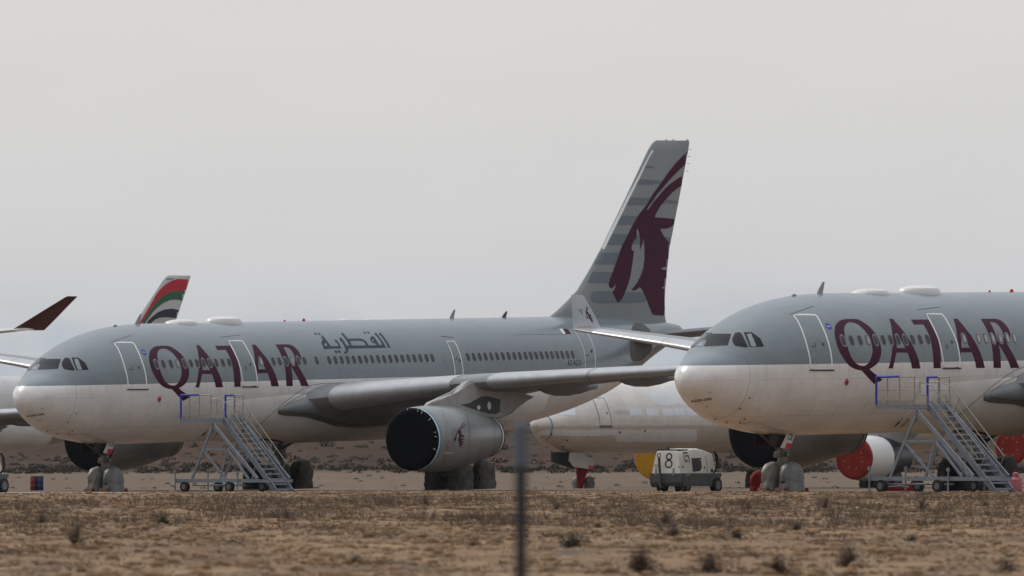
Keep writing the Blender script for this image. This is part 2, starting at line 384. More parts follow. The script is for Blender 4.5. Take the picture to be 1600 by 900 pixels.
# ------------------------------------------------------------------ ground
PROF = smooth_tab([(0, -.05), (60, -.02), (119, .0), (250, .08), (330, .12), (392, .17), (408, .2), (440, .05), (470, .0), (540, -.02), (640, -.35), (780, -.62), (860, -.5), (980, .15), (1050, .9), (1250, 5.5), (1400, 8), (1700, 9), (3000, 4), (20000, 4)])
_px = np.array([p[0] for p in PROF]); _pz = np.array([p[1] for p in PROF])
def vnoise(x, y, seed=0):
    """smooth value noise, numpy arrays"""
    xi = np.floor(x).astype(np.int64); yi = np.floor(y).astype(np.int64); fx = x-xi; fy = y-yi
    def h(a, b):
        n = (a*374761393+b*668265263+seed*1442695041) & 0x7fffffff; n = ((n ^ (n >> 13))*1274126177) & 0x7fffffff
        return ((n ^ (n >> 16)) & 0xffff)/65535.0
    u = fx*fx*(3-2*fx); v = fy*fy*(3-2*fy)
    return (h(xi, yi)*(1-u)+h(xi+1, yi)*u)*(1-v)+(h(xi, yi+1)*(1-u)+h(xi+1, yi+1)*u)*v
def ground(x, y):
    x = np.asarray(x, float); y = np.asarray(y, float)
    z = np.interp(y, _px, _pz)
    left = np.clip((-x-8)/20, 0, 1)*np.clip(1-np.abs(y-410)/50, 0, 1); z = z-left*.14
    rough = np.clip((y-60)/60, 0, 1)*np.clip((396-y)/20, 0, 1)
    z = z+rough*((vnoise(x/9, y/14, 3)-.5)*.16+(vnoise(x/2.1, y/3.6, 4)-.5)*.12+(vnoise(x/.75, y/1.3, 5)-.5)*.075)
    far = np.clip((y-1000)/200, 0, 1)
    z = z+far*((vnoise(x/60, y/90, 6)-.5)*3.0+(vnoise(x/14, y/25, 7)-.5)*1.4+(vnoise(x/4, y/9, 8)-.5)*.6)
    return z
def gz(x, y): return float(ground(x, y))
ys = np.concatenate([np.linspace(4, 96, 40), np.arange(97, 300, .8), np.arange(300, 412, .6), np.arange(412, 1000, 8), np.arange(1000, 1500, 8), np.geomspace(1500, 20000, 40)])
us = np.linspace(-1, 1, 221); us = np.sign(us)*(np.abs(us)*.055+np.abs(us)**7*.6)
X, Y = np.meshgrid(us, ys); X = X*(Y*1.15+25); Zg = ground(X, Y)
nr, nc = X.shape
vv = np.stack([X, Y, Zg], -1).reshape(-1, 3)
idx = np.arange(nr*nc).reshape(nr, nc)
ff = np.stack([idx[:-1, :-1], idx[:-1, 1:], idx[1:, 1:], idx[1:, :-1]], -1).reshape(-1, 4)
me = bpy.data.meshes.new('ground'); me.from_pydata(vv.tolist(), [], ff.tolist())
gm = bpy.data.materials.new('dry_steppe_soil'); gm.use_nodes = True
t = gm.node_tree; b = t.nodes['Principled BSDF']; b.inputs['Roughness'].default_value = .95; b.inputs['Specular IOR Level'].default_value = .1
tcg = t.nodes.new('ShaderNodeTexCoord')
def noise_node(scale, det, stretch, rough=.6):
    m_ = t.nodes.new('ShaderNodeMapping'); m_.inputs['Scale'].default_value = stretch; t.links.new(tcg.outputs['Object'], m_.inputs[0])
    n_ = t.nodes.new('ShaderNodeTexNoise'); n_.inputs['Scale'].default_value = scale; n_.inputs['Detail'].default_value = det; n_.inputs['Roughness'].default_value = rough
    t.links.new(m_.outputs[0], n_.inputs[0]); return n_.outputs[0]
def ramp(src, els):
    r_ = t.nodes.new('ShaderNodeValToRGB'); t.links.new(src, r_.inputs[0]); e_ = r_.color_ramp.elements
    e_[0].position, e_[0].color = els[0][0], (*els[0][1], 1); e_[1].position, e_[1].color = els[-1][0], (*els[-1][1], 1)
    for p_, c_ in els[1:-1]:
        q_ = e_.new(p_); q_.color = (*c_, 1)
    return r_.outputs[0]
def mixc(f_, a_, b_, blend='MIX'):
    m_ = t.nodes.new('ShaderNodeMixRGB'); m_.blend_type = blend
    for i_, s_ in ((0, f_), (1, a_), (2, b_)):
        if isinstance(s_, (int, float)): m_.inputs[i_].default_value = s_
        elif isinstance(s_, tuple): m_.inputs[i_].default_value = (*s_, 1)
        else: t.links.new(s_, m_.inputs[i_])
    return m_.outputs[0]
def mapr(src, a_, b_, c_=0, d_=1):
    m_ = t.nodes.new('ShaderNodeMapRange'); t.links.new(src, m_.inputs[0])
    for i_, v_ in enumerate((a_, b_, c_, d_)): m_.inputs[i_+1].default_value = v_
    return m_.outputs[0]
n1 = noise_node(.9, 8, (1, .45, 1)); n2 = noise_node(.12, 5, (1, .3, 1)); n3 = noise_node(5.5, 6, (1, .8, 1), .7); n4 = noise_node(14, 3, (1, 1, 1))
soil = ramp(n1, [(.28, (.075, .049, .030)), (.43, (.185, .115, .064)), (.58, (.275, .176, .098)), (.75, (.38, .265, .158))])
n5 = noise_node(.33, 6, (1, .16, 1), .68)
soil = mixc(mapr(n2, .45, .62, 0, .55), soil, (.20, .125, .08)); soil = mixc(mapr(n5, .5, .66, 0, .75), soil, (.085, .064, .048)); soil = mixc(mapr(n3, .55, .72, 0, .6), soil, (.06, .05, .036))
soil = mixc(mapr(n4, .56, .68, 0, .9), soil, (.50, .40, .31))
# far plain and embankment
f1 = noise_node(.09, 8, (1, .35, 1.6), .7); f2 = noise_node(.5, 5, (1, .35, 2), .7)
bank = ramp(f1, [(.3, (.038, .021, .013)), (.5, (.060, .033, .021)), (.7, (.085, .048, .031))])
bank = mixc(mapr(f2, .5, .66, 0, .85), bank, (.035, .033, .026))
plain = ramp(f2, [(.3, (.115, .082, .060)), (.7, (.185, .138, .102))])
sp = t.nodes.new('ShaderNodeSeparateXYZ'); t.links.new(tcg.outputs['Object'], sp.inputs[0])
far = mixc(mapr(sp.outputs[1], 1010, 1035), plain, bank)
allc = mixc(mapr(sp.outputs[1], 560, 640), soil, far)
t.links.new(allc, b.inputs['Base Color'])
bp = t.nodes.new('ShaderNodeBump'); bp.inputs['Distance'].default_value = .06; bp.inputs['Strength'].default_value = .8; t.links.new(n3, bp.inputs['Height']); t.links.new(bp.outputs[0], b.inputs['Normal'])
tag(link('ground', me, gm), kind='structure')

# apron strip the aircraft stand on
def sheet(name, x0, x1, y0f, y1f, nx, ny, dz, m):
    bm = bmesh.new(); g = []
    for j in range(ny+1):
        row = []
        for i in range(nx+1):
            x = x0+(x1-x0)*i/nx; ya, yb = y0f(x), y1f(x); y = ya+(yb-ya)*j/ny; row.append(bm.verts.new((x, y, gz(x, y)+dz)))
        g.append(row)
    for j in range(ny):
        for i in range(nx): bm.faces.new((g[j][i], g[j][i+1], g[j+1][i+1], g[j+1][i]))
    return tag(fin(name, bm, m), kind='structure')
M['apron'] = mat('dusty_apron_earth', (.185, .135, .10), .95, 0, .35, .6, spec=.08)
M['taxi'] = mat('pale_dusty_concrete', (.36, .33, .29), .9, 0, .3, .6, spec=.08)
sheet('apron', -140, 140, lambda x: 425+3*math.sin(x/5)+2*math.sin(x/1.7), lambda x: 575, 200, 60, .012, M['apron'])
sheet('taxiway', -140, -15.5, lambda x: 438+5*math.sin(x/6), lambda x: 462+(x+15.5)*-.3, 120, 10, .022, M['taxi'])

# distant hills
bm = bmesh.new(); random.seed(3)
prev = None; hx = np.linspace(-1700, 1700, 260)
base = 34+12*vnoise(hx/150, hx*0+3, 11)+7*vnoise(hx/35, hx*0, 12)
rows = [[bm.verts.new((x, 5000+k*300, (0 if k == 0 else h_*(k/3)))) for x, h_ in zip(hx, base)] for k in range(4)]
rows.append([bm.verts.new((x, 6400, 0)) for x in hx])
for a, b_ in zip(rows[:-1], rows[1:]):
    for i in range(len(hx)-1): bm.faces.new((a[i], a[i+1], b_[i+1], b_[i]))
M['hill'] = mat('dry_hill', (.07, .07, .05), 1, 0, .35, .01, spec=0)
tag(fin('hills', bm, M['hill']), kind='structure')

# ------------------------------------------------------------------ aircraft geometry (x aft of the nose, y starboard, z up)
TOP = [(0, -.55), (.12, -.2), (.4, .08), (.9, .33), (1.5, .56), (2.0, .86), (2.7, 1.32), (3.4, 1.70), (4.3, 2.06), (5.4, 2.38), (6.8, 2.63), (8.4, 2.78), (10, 2.82), (46, 2.82), (50, 2.74), (53, 2.62), (55.5, 2.47), (57.1, 2.32), (57.4, 2.2)]
BOT = [(0, -.55), (.12, -.92), (.4, -1.2), (.9, -1.55), (1.6, -1.92), (2.6, -2.28), (3.8, -2.55), (5.2, -2.73), (6.8, -2.81), (8.4, -2.82), (36, -2.82), (39, -2.73), (41.5, -2.55), (44.6, -2.15), (48.5, -1.35), (50.5, -.75), (52.5, .05), (55.2, 1.0), (57.1, 1.6), (57.4, 1.75)]
WID = [(0, 0), (.12, .42), (.4, .76), (.9, 1.14), (1.6, 1.54), (2.6, 1.97), (3.8, 2.33), (5.2, 2.6), (6.8, 2.76), (8.4, 2.82), (40, 2.82), (44, 2.68), (48, 2.25), (51, 1.75), (54, 1.1), (56, .72), (57.1, .48), (57.4, .3)]
CEN = [(0, -.55), (1, -.42), (3, -.22), (6, -.05), (9, 0), (46, 0), (50, .5), (53, 1.2), (57.4, 1.98)]
TOP, BOT, WID, CEN = [smooth_tab(t_) for t_ in (TOP, BOT, WID, CEN)]
def build_fuselage(m, parent, plug=0.0, tailplug=0.0):
    xs = list(np.concatenate([[0.0005, .004, .012, .025, .045, .07, .1], np.linspace(.14, 3, 34), np.linspace(3.2, 10, 26), np.linspace(11, 36, 26), np.linspace(37, 57.1, 32), [57.3, 57.4]]))
    n = 96; rings = []
    for x in xs:
        tz, bz, w_, c_ = interp(TOP, x), interp(BOT, x), max(interp(WID, x), .01), interp(CEN, x)
        if x < .4:
            q_ = x/.4; tz = -.55+(interp(TOP, .4)+.55)*q_**.45; bz = -.55+(interp(BOT, .4)+.55)*q_**.51; w_ = interp(WID, .4)*q_**.5; c_ = min(max(c_, bz+.01), tz-.01)
        xx = x+(plug if x > 12 else 0)+(tailplug if x > 36.5 else 0); r = []
        for k in range(n):
            a = 2*math.pi*k/n; s_, co = math.sin(a), math.cos(a)
            if x < 6:                       # flattened windscreen facets: squarer upper section round the cockpit
                e = 1-.10*math.exp(-((x-2.6)/1.2)**2)
                yy = w_*math.copysign(abs(co)**e, co)
            else: yy = w_*co
            r.append((xx, yy, AX+c_+(tz-c_ if s_ > 0 else c_-bz)*s_))
        rings.append(r)
    bm = bmesh.new(); loft(bm, rings)
    bmesh.ops.recalc_face_normals(bm, faces=bm.faces)
    bvh = BVHTree.FromBMesh(bm)
    fo = fin('fuselage', bm, m, parent)
    if 'sharp_edge' in fo.data.attributes: fo.data.attributes.remove(fo.data.attributes['sharp_edge'])
    return fo, bvh

def foil(x0, y, z0, c, t_, inc=0.0, n=13, camber=.015, vert=False):
    """airfoil ring: leading edge at x0, chord c, thickness ratio t_; ring order upper TE->LE->lower TE"""
    pts = []
    for i in range(n):
        u = .5*(1+math.cos(math.pi*i/(n-1))); pts.append((u, 1))
    for i in range(1, n-1):
        u = .5*(1-math.cos(math.pi*i/(n-1))); pts.append((u, -1))
    r = []
    for u, s_ in pts:
        th = 5*t_*(.2969*math.sqrt(u)-.126*u-.3516*u*u+.2843*u**3-.1015*u**4)+.001
        zz = s_*th*c+camber*c*4*u*(1-u)-inc*u*c
        r.append((x0+u*c, y+(zz if vert else 0), z0+(0 if vert else zz)))
    return r
# wing table for |y|: leading edge x, leading edge z (above axis), chord, thickness, incidence
WT = [(2.0, 18.9, -1.0, 12.0, .145, .075), (4.75, 20.6, -.72, 10.2, .135, .07), (9.0, 23.3, -.25, 7.7, .12, .05), (13.4, 26.0, .03, 6.3, .112, .035), (17.8, 28.5, .27, 5.1, .108, .004), (23.5, 31.5, .82, 3.8, .105, -.012), (29.6, 33.9, 1.42, 2.2, .10, -.03)]
def wing_at(y):
    return [float(np.interp(y, [q[0] for q in WT], [q[i] for q in WT])) for i in range(1, 6)]
def make_wing(parent, side, m, S_=0.0, dz=0.0, winglet='std', mw=None, slat_m=None, detail=True):
    """side -1 port, +1 starboard"""
    bm = bmesh.new(); rings = []
    for y in (2.0, 3.4, 4.75, 6.5, 9.0, 11, 13.4, 15.6, 17.8, 20.5, 23.5, 26.4, 28.6, 29.6, 29.85):
        x0, z0, c, t_, inc = wing_at(y)
        if y > 29.7: x0 += .25; c -= .45
        rings.append(foil(x0+S_, side*y, AX+z0+dz, c, t_, inc))
    loft(bm, rings); wg = fin('wing', bm, m, parent)
    # winglet
    x0, z0, c, t_, inc = wing_at(29.6); bm = bmesh.new()
    if winglet == 'std':
        rr = []
        for (dx, dy, dzz, cc) in ((.02, .0, .0, 2.1), (.06, .12, .12, 2.0), (.12, .2, .5, 1.78), (.22, .34, 1.42, 1.02), (.27, .37, 1.52, .85)):
            rr.append([(p[0], side*(29.6+dy)+p[1]*1.0, p[2]) for p in foil(x0+S_+dx, 0, AX+z0+dz+dzz, cc, .07, 0, camber=0, vert=True)])
        loft(bm, rr)
    else:
        rr = []
        for (dx, dy, dzz, cc) in ((.0, .0, .0, 3.3), (1.3, .4, .66, 2.6), (2.6, .8, 1.33, 1.85), (3.85, 1.17, 1.96, 1.15), (4.0, 1.2, 2.0, 1.0)):
            rr.append([(p[0], side*(29.6+dy)+p[1], p[2]) for p in foil(x0+S_+dx, 0, AX+z0+dz+dzz, cc, .07, 0, camber=0, vert=True)])
        loft(bm, rr)
    bmesh.ops.recalc_face_normals(bm, faces=bm.faces); wb = BVHTree.FromBMesh(bm)
    wl = fin('winglet', bm, mw or M['winglet'], wg)
    # slats: bright leading edge pieces
    segs = ((3.7, 8.6), (10.1, 14.2), (14.25, 18.5), (18.55, 23.2), (23.25, 28.3)) if detail else ((3.7, 8.6), (10.1, 28.3))
    for a, b_ in segs:
        bm = bmesh.new(); rr = []
        for k in range(5):
            y = a+(b_-a)*k/4; x0, z0, c, t_, inc = wing_at(y); r = foil(x0+S_-.012, side*y, AX+z0+dz, c, t_*1.03, inc, n=25)
            h = len(r)//2+1                 # index of leading edge ~ n-1
            le = 24; rr.append([(p[0], p[1], p[2]) for p in r[le-7:le+6]])
        inner = []
        loft(bm, rr, cap=False, close=False)
        fin('slat', bm, slat_m or M['metal'], parent)
    # flap track fairings
    for y, l_, r_ in ((6.1, 4.6, .30), (10.9, 5.4, .40), (14.7, 5.3, .38), (19.2, 4.4, .32)):
        x0, z0, c, t_, inc = wing_at(y); xe = x0+c+1.1; xs_ = xe-l_; rr = []
        zc = AX+z0+dz-inc*c+.22
        for u in (0, .04, .12, .28, .5, .72, .88, .97, 1.0):
            s_ = max(.03, math.sin(math.pi*min(max(u, 0), 1)**.8)**.7) if u < 1 else .03
            s_ = max(s_, .35 if .85 < u <= .97 else .03)
            hh = r_*s_*1.15; ww = r_*.62*s_
            cz = zc-.28-.12*u*0
            rr.append([(xs_+S_+l_*u, side*y+ww*math.cos(a), cz+hh*math.sin(a)) for a in [2*math.pi*k/16 for k in range(16)]])
        bm = bmesh.new(); loft(bm, rr); fin('flap_track_fairing', bm, M['fairing'], parent)
    return wg, wl, wb
def make_engine(parent, xe, ye, ze, r, L_, mn, mc, strap=None, core_dark=True, plugstyle='canvas'):
    root = bpy.data.objects.new('engine', None); COL.objects.link(root); root.parent = parent
    prof = [(0, .90), (.03, .945), (.1, .975), (.3, 1.005), (.9, 1.04), (1.7, 1.06), (2.6, 1.05), (3.6, .99), (4.5, .89), (5.4, .775), (6.2, .68), (6.55, .635), (6.7, .61)]
    k = L_/6.7; n = 56; bm = bmesh.new(); rings = []
    for x, q in prof: rings.append([(xe+x*k, ye+q*r*math.cos(2*math.pi*i/n), ze+q*r*math.sin(2*math.pi*i/n)*(1.0 if q < .99 else 1.0)) for i in range(n)])
    loft(bm, rings); bmesh.ops.recalc_face_normals(bm, faces=bm.faces); bv = BVHTree.FromBMesh(bm)
    nc_ = fin('nacelle', bm, mn, root)
    bm = bmesh.new(); rr = []
    for x, q in ((-.02, .2), (-.05, .55), (-.05, .8), (-.035, .9), (.0, .95), (.06, .985), (.15, .998)):
        rr.append([(xe+x, ye+q*r*(1+.006*math.sin(i*5.1))*math.cos(2*math.pi*i/40), ze+q*r*(1+.006*math.sin(i*3.7))*math.sin(2*math.pi*i/40)) for i in range(40)])
    loft(bm, rr); cv = fin('intake_cover', bm, mc, root)
    if strap and ye < 0:
        bm = bmesh.new()
        for (mi, x0_, x1_, rad) in ((0, .02, .24, 1.006), (1, .24, .36, 1.010)):
            a = [[bm.verts.new((xe+x_, ye+rad*r*q_*math.cos(2*math.pi*i/n), ze+rad*r*q_*math.sin(2*math.pi*i/n))) for i in range(n)] for x_, q_ in ((x0_, float(np.interp(x0_, [0, .03, .1, .3], [.935, .955, .98, 1.007]))), (x1_, float(np.interp(x1_, [0, .03, .1, .3], [.935, .955, .98, 1.007]))))]
            for i in range(n):
                f = bm.faces.new((a[0][i], a[0][(i+1) % n], a[1][(i+1) % n], a[1][i])); f.material_index = mi
        for i in range(7):                 # tie tabs round the rim
            a = R(80)+R(130)*(i+.8*random.random())/7; rad = r*.955; tl = random.uniform(.06, .15)
            box(bm, (xe-.03, ye+rad*math.cos(a), ze+rad*math.sin(a)), (.02, .025, tl), Matrix.Rotation(a-math.pi/2+random.uniform(-.3, .3), 3, 'X'), mi=0)
            for v in bm.verts[-8:]: pass
        fin('cover_strap', bm, [M['white'], M['bluetape']], cv)
    # exhaust: dark nozzle closure
    bm = bmesh.new(); rr = []
    for x, q in ((6.58, .655), (6.72, .65), (6.85, .58), (6.95, .40), (7.0, .1)): rr.append([(xe+x*k, ye+q*r*math.cos(2*math.pi*i/n), ze+q*r*math.sin(2*math.pi*i/n)) for i in range(n)])
    loft(bm, rr); fin('exhaust_cover', bm, M['dark'], root)
    bm = bmesh.new(); rr = []
    for x, q in ((6.45, .668), (6.6, .655)): rr.append([(xe+x*k, ye+q*r*math.cos(2*math.pi*i/n), ze+q*r*math.sin(2*math.pi*i/n)) for i in range(n)])
    loft(bm, rr, cap=False); fin('nozzle_band', bm, M['line'], root)
    return root, bv
def make_pylon(parent, xe, ye, ze, r, dx, m):
    """strut between nacelle and wing; returns bvh"""
    top = ze+r
    x0, z0, c, t_, inc = wing_at(abs(ye)); wz = AX+z0
    pts = [(xe+.9, top-.1), (xe+1.6, top+.22), (xe+2.6, top+.42), (xe+3.8, top+.6), (xe+4.7, wz+.05), (xe+5.3, wz+.16), (xe+6.2, wz-.05), (xe+9.5, wz-.55), (xe+10.8, wz-.75), (xe+9.6, wz-1.1), (xe+8.6, wz-1.5), (xe+7.6, wz-1.75), (xe+6.6, ze+.9), (xe+5, ze+.9), (xe+3, ze+1.2)]
    bm = bmesh.new(); h = .24
    a = [bm.verts.new((x, ye-h*(.35 if i in (0, 8, 9) else 1), z)) for i, (x, z) in enumerate(pts)]; b_ = [bm.verts.new((x, ye+h*(.35 if i in (0, 8, 9) else 1), z)) for i, (x, z) in enumerate(pts)]
    n = len(pts)
    for i in range(n): bm.faces.new((a[i], a[(i+1) % n], b_[(i+1) % n], b_[i]))
    bm.faces.new(a[::-1]); bm.faces.new(b_)
    bmesh.ops.bevel(bm, geom=[e_ for e_ in bm.edges if len({v in set(a) for v in e_.verts}) == 1], offset=.09, segments=3, affect='EDGES')
    bmesh.ops.recalc_face_normals(bm, faces=bm.faces); bmesh.ops.triangulate(bm, faces=bm.faces[:]); bv = BVHTree.FromBMesh(bm)
    return fin('pylon', bm, m, parent), bv
def wheel_cover(parent, c, sx_, sy_, h, m, seed, name='wheel_cover'):
    """cloth pulled over a wheel: rounded top, straight skirt, folds"""
    rnd = random.Random(seed); bm = bmesh.new(); rr = []; n = 28
    ph = [rnd.random()*6.28 for _ in range(4)]
    for k in range(15):
        u = k/14; z = h*u
        s_ = 1.0 if u < .5 else math.sqrt(max(0.0, 1-((u-.5)/.5)**2))*.97+.03
        fl = 1+.05*(1-u)
        r = []
        for i in range(n):
            a = 2*math.pi*i/n; ca, sa = math.cos(a), math.sin(a)
            fold = 1+.05*math.sin(4*a+ph[0]+5*u)*(1-u*.4)+.045*math.sin(7*a+ph[1]-9*u)+.03*math.sin(12*a+ph[2]+14*u)
            pinch = 1-.09*math.exp(-((u-.30+.04*math.sin(3*a+ph[3]))/.05)**2)
            sy2 = 1.0 if u < .62 else math.sqrt(max(0.02, 1-((u-.62)/.38)**2*.96))
            r.append((c[0]+sx_/2*math.copysign(abs(ca)**.62, ca)*s_*fl*fold*pinch, c[1]+sy_/2*math.copysign(abs(sa)**.62, sa)*sy2*fl*fold*pinch, c[2]+z))
        rr.append(r)
    loft(bm, rr); return fin(name, bm, m, parent)
def chock(c, rz, m, label, group='orange chocks under the nose wheels'):
    bm = bmesh.new(); prism(bm, [(-.14, 0), (.14, 0), (.06, .16), (-.06, .16)], 'y', -.24, .24)
    bmesh.ops.bevel(bm, geom=bm.edges[:], offset=.02, segments=1, affect='EDGES')
    o = fin('wheel_chock', bm, m, None, smooth=False); o.location = c; o.rotation_euler = (0, 0, rz); tag(o, label, 'wheel chock', group); return o

def nose_gear(parent, x, zg, style):
    root = bpy.data.objects.new('nose_gear', None); COL.objects.link(root); root.parent = parent
    bm = bmesh.new()
    tube(bm, (x, 0, zg+.55), (x-.12, 0, AX-2.3), .13, 14); tube(bm, (x, 0, zg+1.2), (x-.08, 0, AX-2.3), .19, 14)
    tube(bm, (x, -.5, zg+.52), (x, .5, zg+.52), .07, 10)
    tube(bm, (x-.05, -.32, zg+1.5), (x-.05, .32, zg+1.5), .10, 10); tube(bm, (x-.1, -.2, zg+1.75), (x-.1, .2, zg+1.75), .12, 10)
    tube(bm, (x-.55, -.13, zg+1.45), (x, -.13, zg+1.45), .05, 8); tube(bm, (x-.72, -.13, zg+1.45), (x-.52, -.13, zg+1.45), .09, 8)
    tube(bm, (x+.28, 0, zg+.85), (x+.12, 0, zg+1.4), .05, 8); tube(bm, (x+.28, 0, zg+.85), (x+.06, 0, zg+.55), .05, 8)
    tube(bm, (x-1.6, -.25, AX-2.55), (x-.1, -.1, zg+1.7), .055, 8); tube(bm, (x-1.6, .25, AX-2.55), (x-.1, .1, zg+1.7), .055, 8)
    for k in range(7): tube(bm, (x-.2+.05*k, -.18+.04*k, zg+1.1+.08*k), (x-.3+.08*k, -.22, zg+1.9), .018, 5)
    fin('strut', bm, M['strut'], root)
    bm = bmesh.new(); box(bm, (x-.85, -.36, AX-3.0), (1.1, .03, .5), Matrix.Rotation(R(6), 3, 'Y'), bev=.01)
    fin('gear_door', bm, M['dark'], root); bm = bmesh.new(); box(bm, (x-.85, .36, AX-3.0), (1.1, .03, .5), Matrix.Rotation(R(6), 3, 'Y'), bev=.01)
    fin('gear_door', bm, M['dark'], root)
    bm = bmesh.new()
    for s_ in (-1, 1):
        tube(bm, (x, s_*.24, zg+.53), (x, s_*.60, zg+.53), .53, 28)
    fin('tire', bm, M['tire'], root)
    wheel_cover(root, (x+.02, -.43, zg+.04), 1.16, .62, 1.16, M['foil'], 5)
    wheel_cover(root, (x-.02, .44, zg+.06), 1.16, .62, 1.14, M['silver'], 6)
    return root
def main_gear(parent, x, y, zg, m1, seed, side):
    root = bpy.data.objects.new('main_gear', None); COL.objects.link(root); root.parent = parent
    bm = bmesh.new(); tube(bm, (x, y, zg+.75), (x-.1, y*.98, AX-.9), .2, 14); tube(bm, (x, y, zg+1.9), (x-.1, y*.98, AX-.9), .27, 14)
    tube(bm, (x-1.0, y, zg+.68), (x+1.0, y, zg+.68), .15, 10)
    for s_ in (-1, 1): tube(bm, (x+s_*.99, y-.8, zg+.68), (x+s_*.99, y+.8, zg+.68), .09, 8)
    tube(bm, (x, y, zg+1.9), (x, y*.45, AX-2.1), .09, 8); tube(bm, (x+.5, y, zg+.9), (x+.25, y, zg+2.0), .06, 8)
    for k in range(8): tube(bm, (x-.3+.09*k, y-.2, zg+.8+.1*k), (x-.35+.1*k, y-.25, zg+2.3), .022, 5)
    fin('strut', bm, M['strut'], root)
    bm = bmesh.new(); box(bm, (x-.1, y+side*.55, zg+2.45), (1.5, .04, 1.6), bev=.015); fin('gear_door', bm, M['belly'], root)
    k = 0
    for sx_ in (-1, 1):
        for sy_ in (-1, 1):
            bm = bmesh.new(); cx, cy = x+sx_*.99, y+sy_*.7; tube(bm, (cx, cy-.22, zg+.69), (cx, cy+.22, zg+.69), .67, 28); tr = fin('tire', bm, M['tire'], root)
            wheel_cover(root, (cx, cy, zg+.02), 1.5, .66, 1.46, m1, seed+k); k += 1
    return root
def make_fin(parent, m, S_=0.0, zs=1.0, cs=1.0):
    secs = [(2.2, 44.4, 12.0, .045), (2.75, 45.2, 11.0, .05), (3.1, 46.0, 10.2, .06), (3.6, 47.0, 9.2, .07), (4.1, 47.9, 8.35, .075), (5.1, 49.05, 7.4, .08), (6.2, 50.2, 6.5, .085), (8.8, 52.6, 5.1, .085), (11.2, 54.75, 3.85, .085), (11.55, 55.15, 3.55, .07), (11.7, 55.5, 3.2, .03)]
    bm = bmesh.new(); rr = [[(p[0], p[1], p[2]) for p in foil(x+S_+(1-cs)*c*.6, 0, AX+(z-2.2)*zs+2.2, c*cs, t_, camber=0, vert=True, n=17)] for z, x, c, t_ in secs]
    loft(bm, rr); bmesh.ops.recalc_face_normals(bm, faces=bm.faces); bv = BVHTree.FromBMesh(bm)
    return fin('tail_fin', bm, m, parent), bv
def make_stab(parent, side, m, S_=0.0):
    bm = bmesh.new(); rr = []
    for y, x, z, c in ((.6, 49.9, 1.62, 5.6), (1.5, 50.5, 1.72, 5.0), (5.5, 53.3, 2.12, 3.4), (9.4, 56.0, 2.55, 1.9), (9.7, 56.3, 2.6, 1.5)):
        rr.append(foil(x+S_, side*y, AX+z, c, .10, 0, camber=-.005))
    loft(bm, rr); return fin('stabilizer', bm, m, parent)

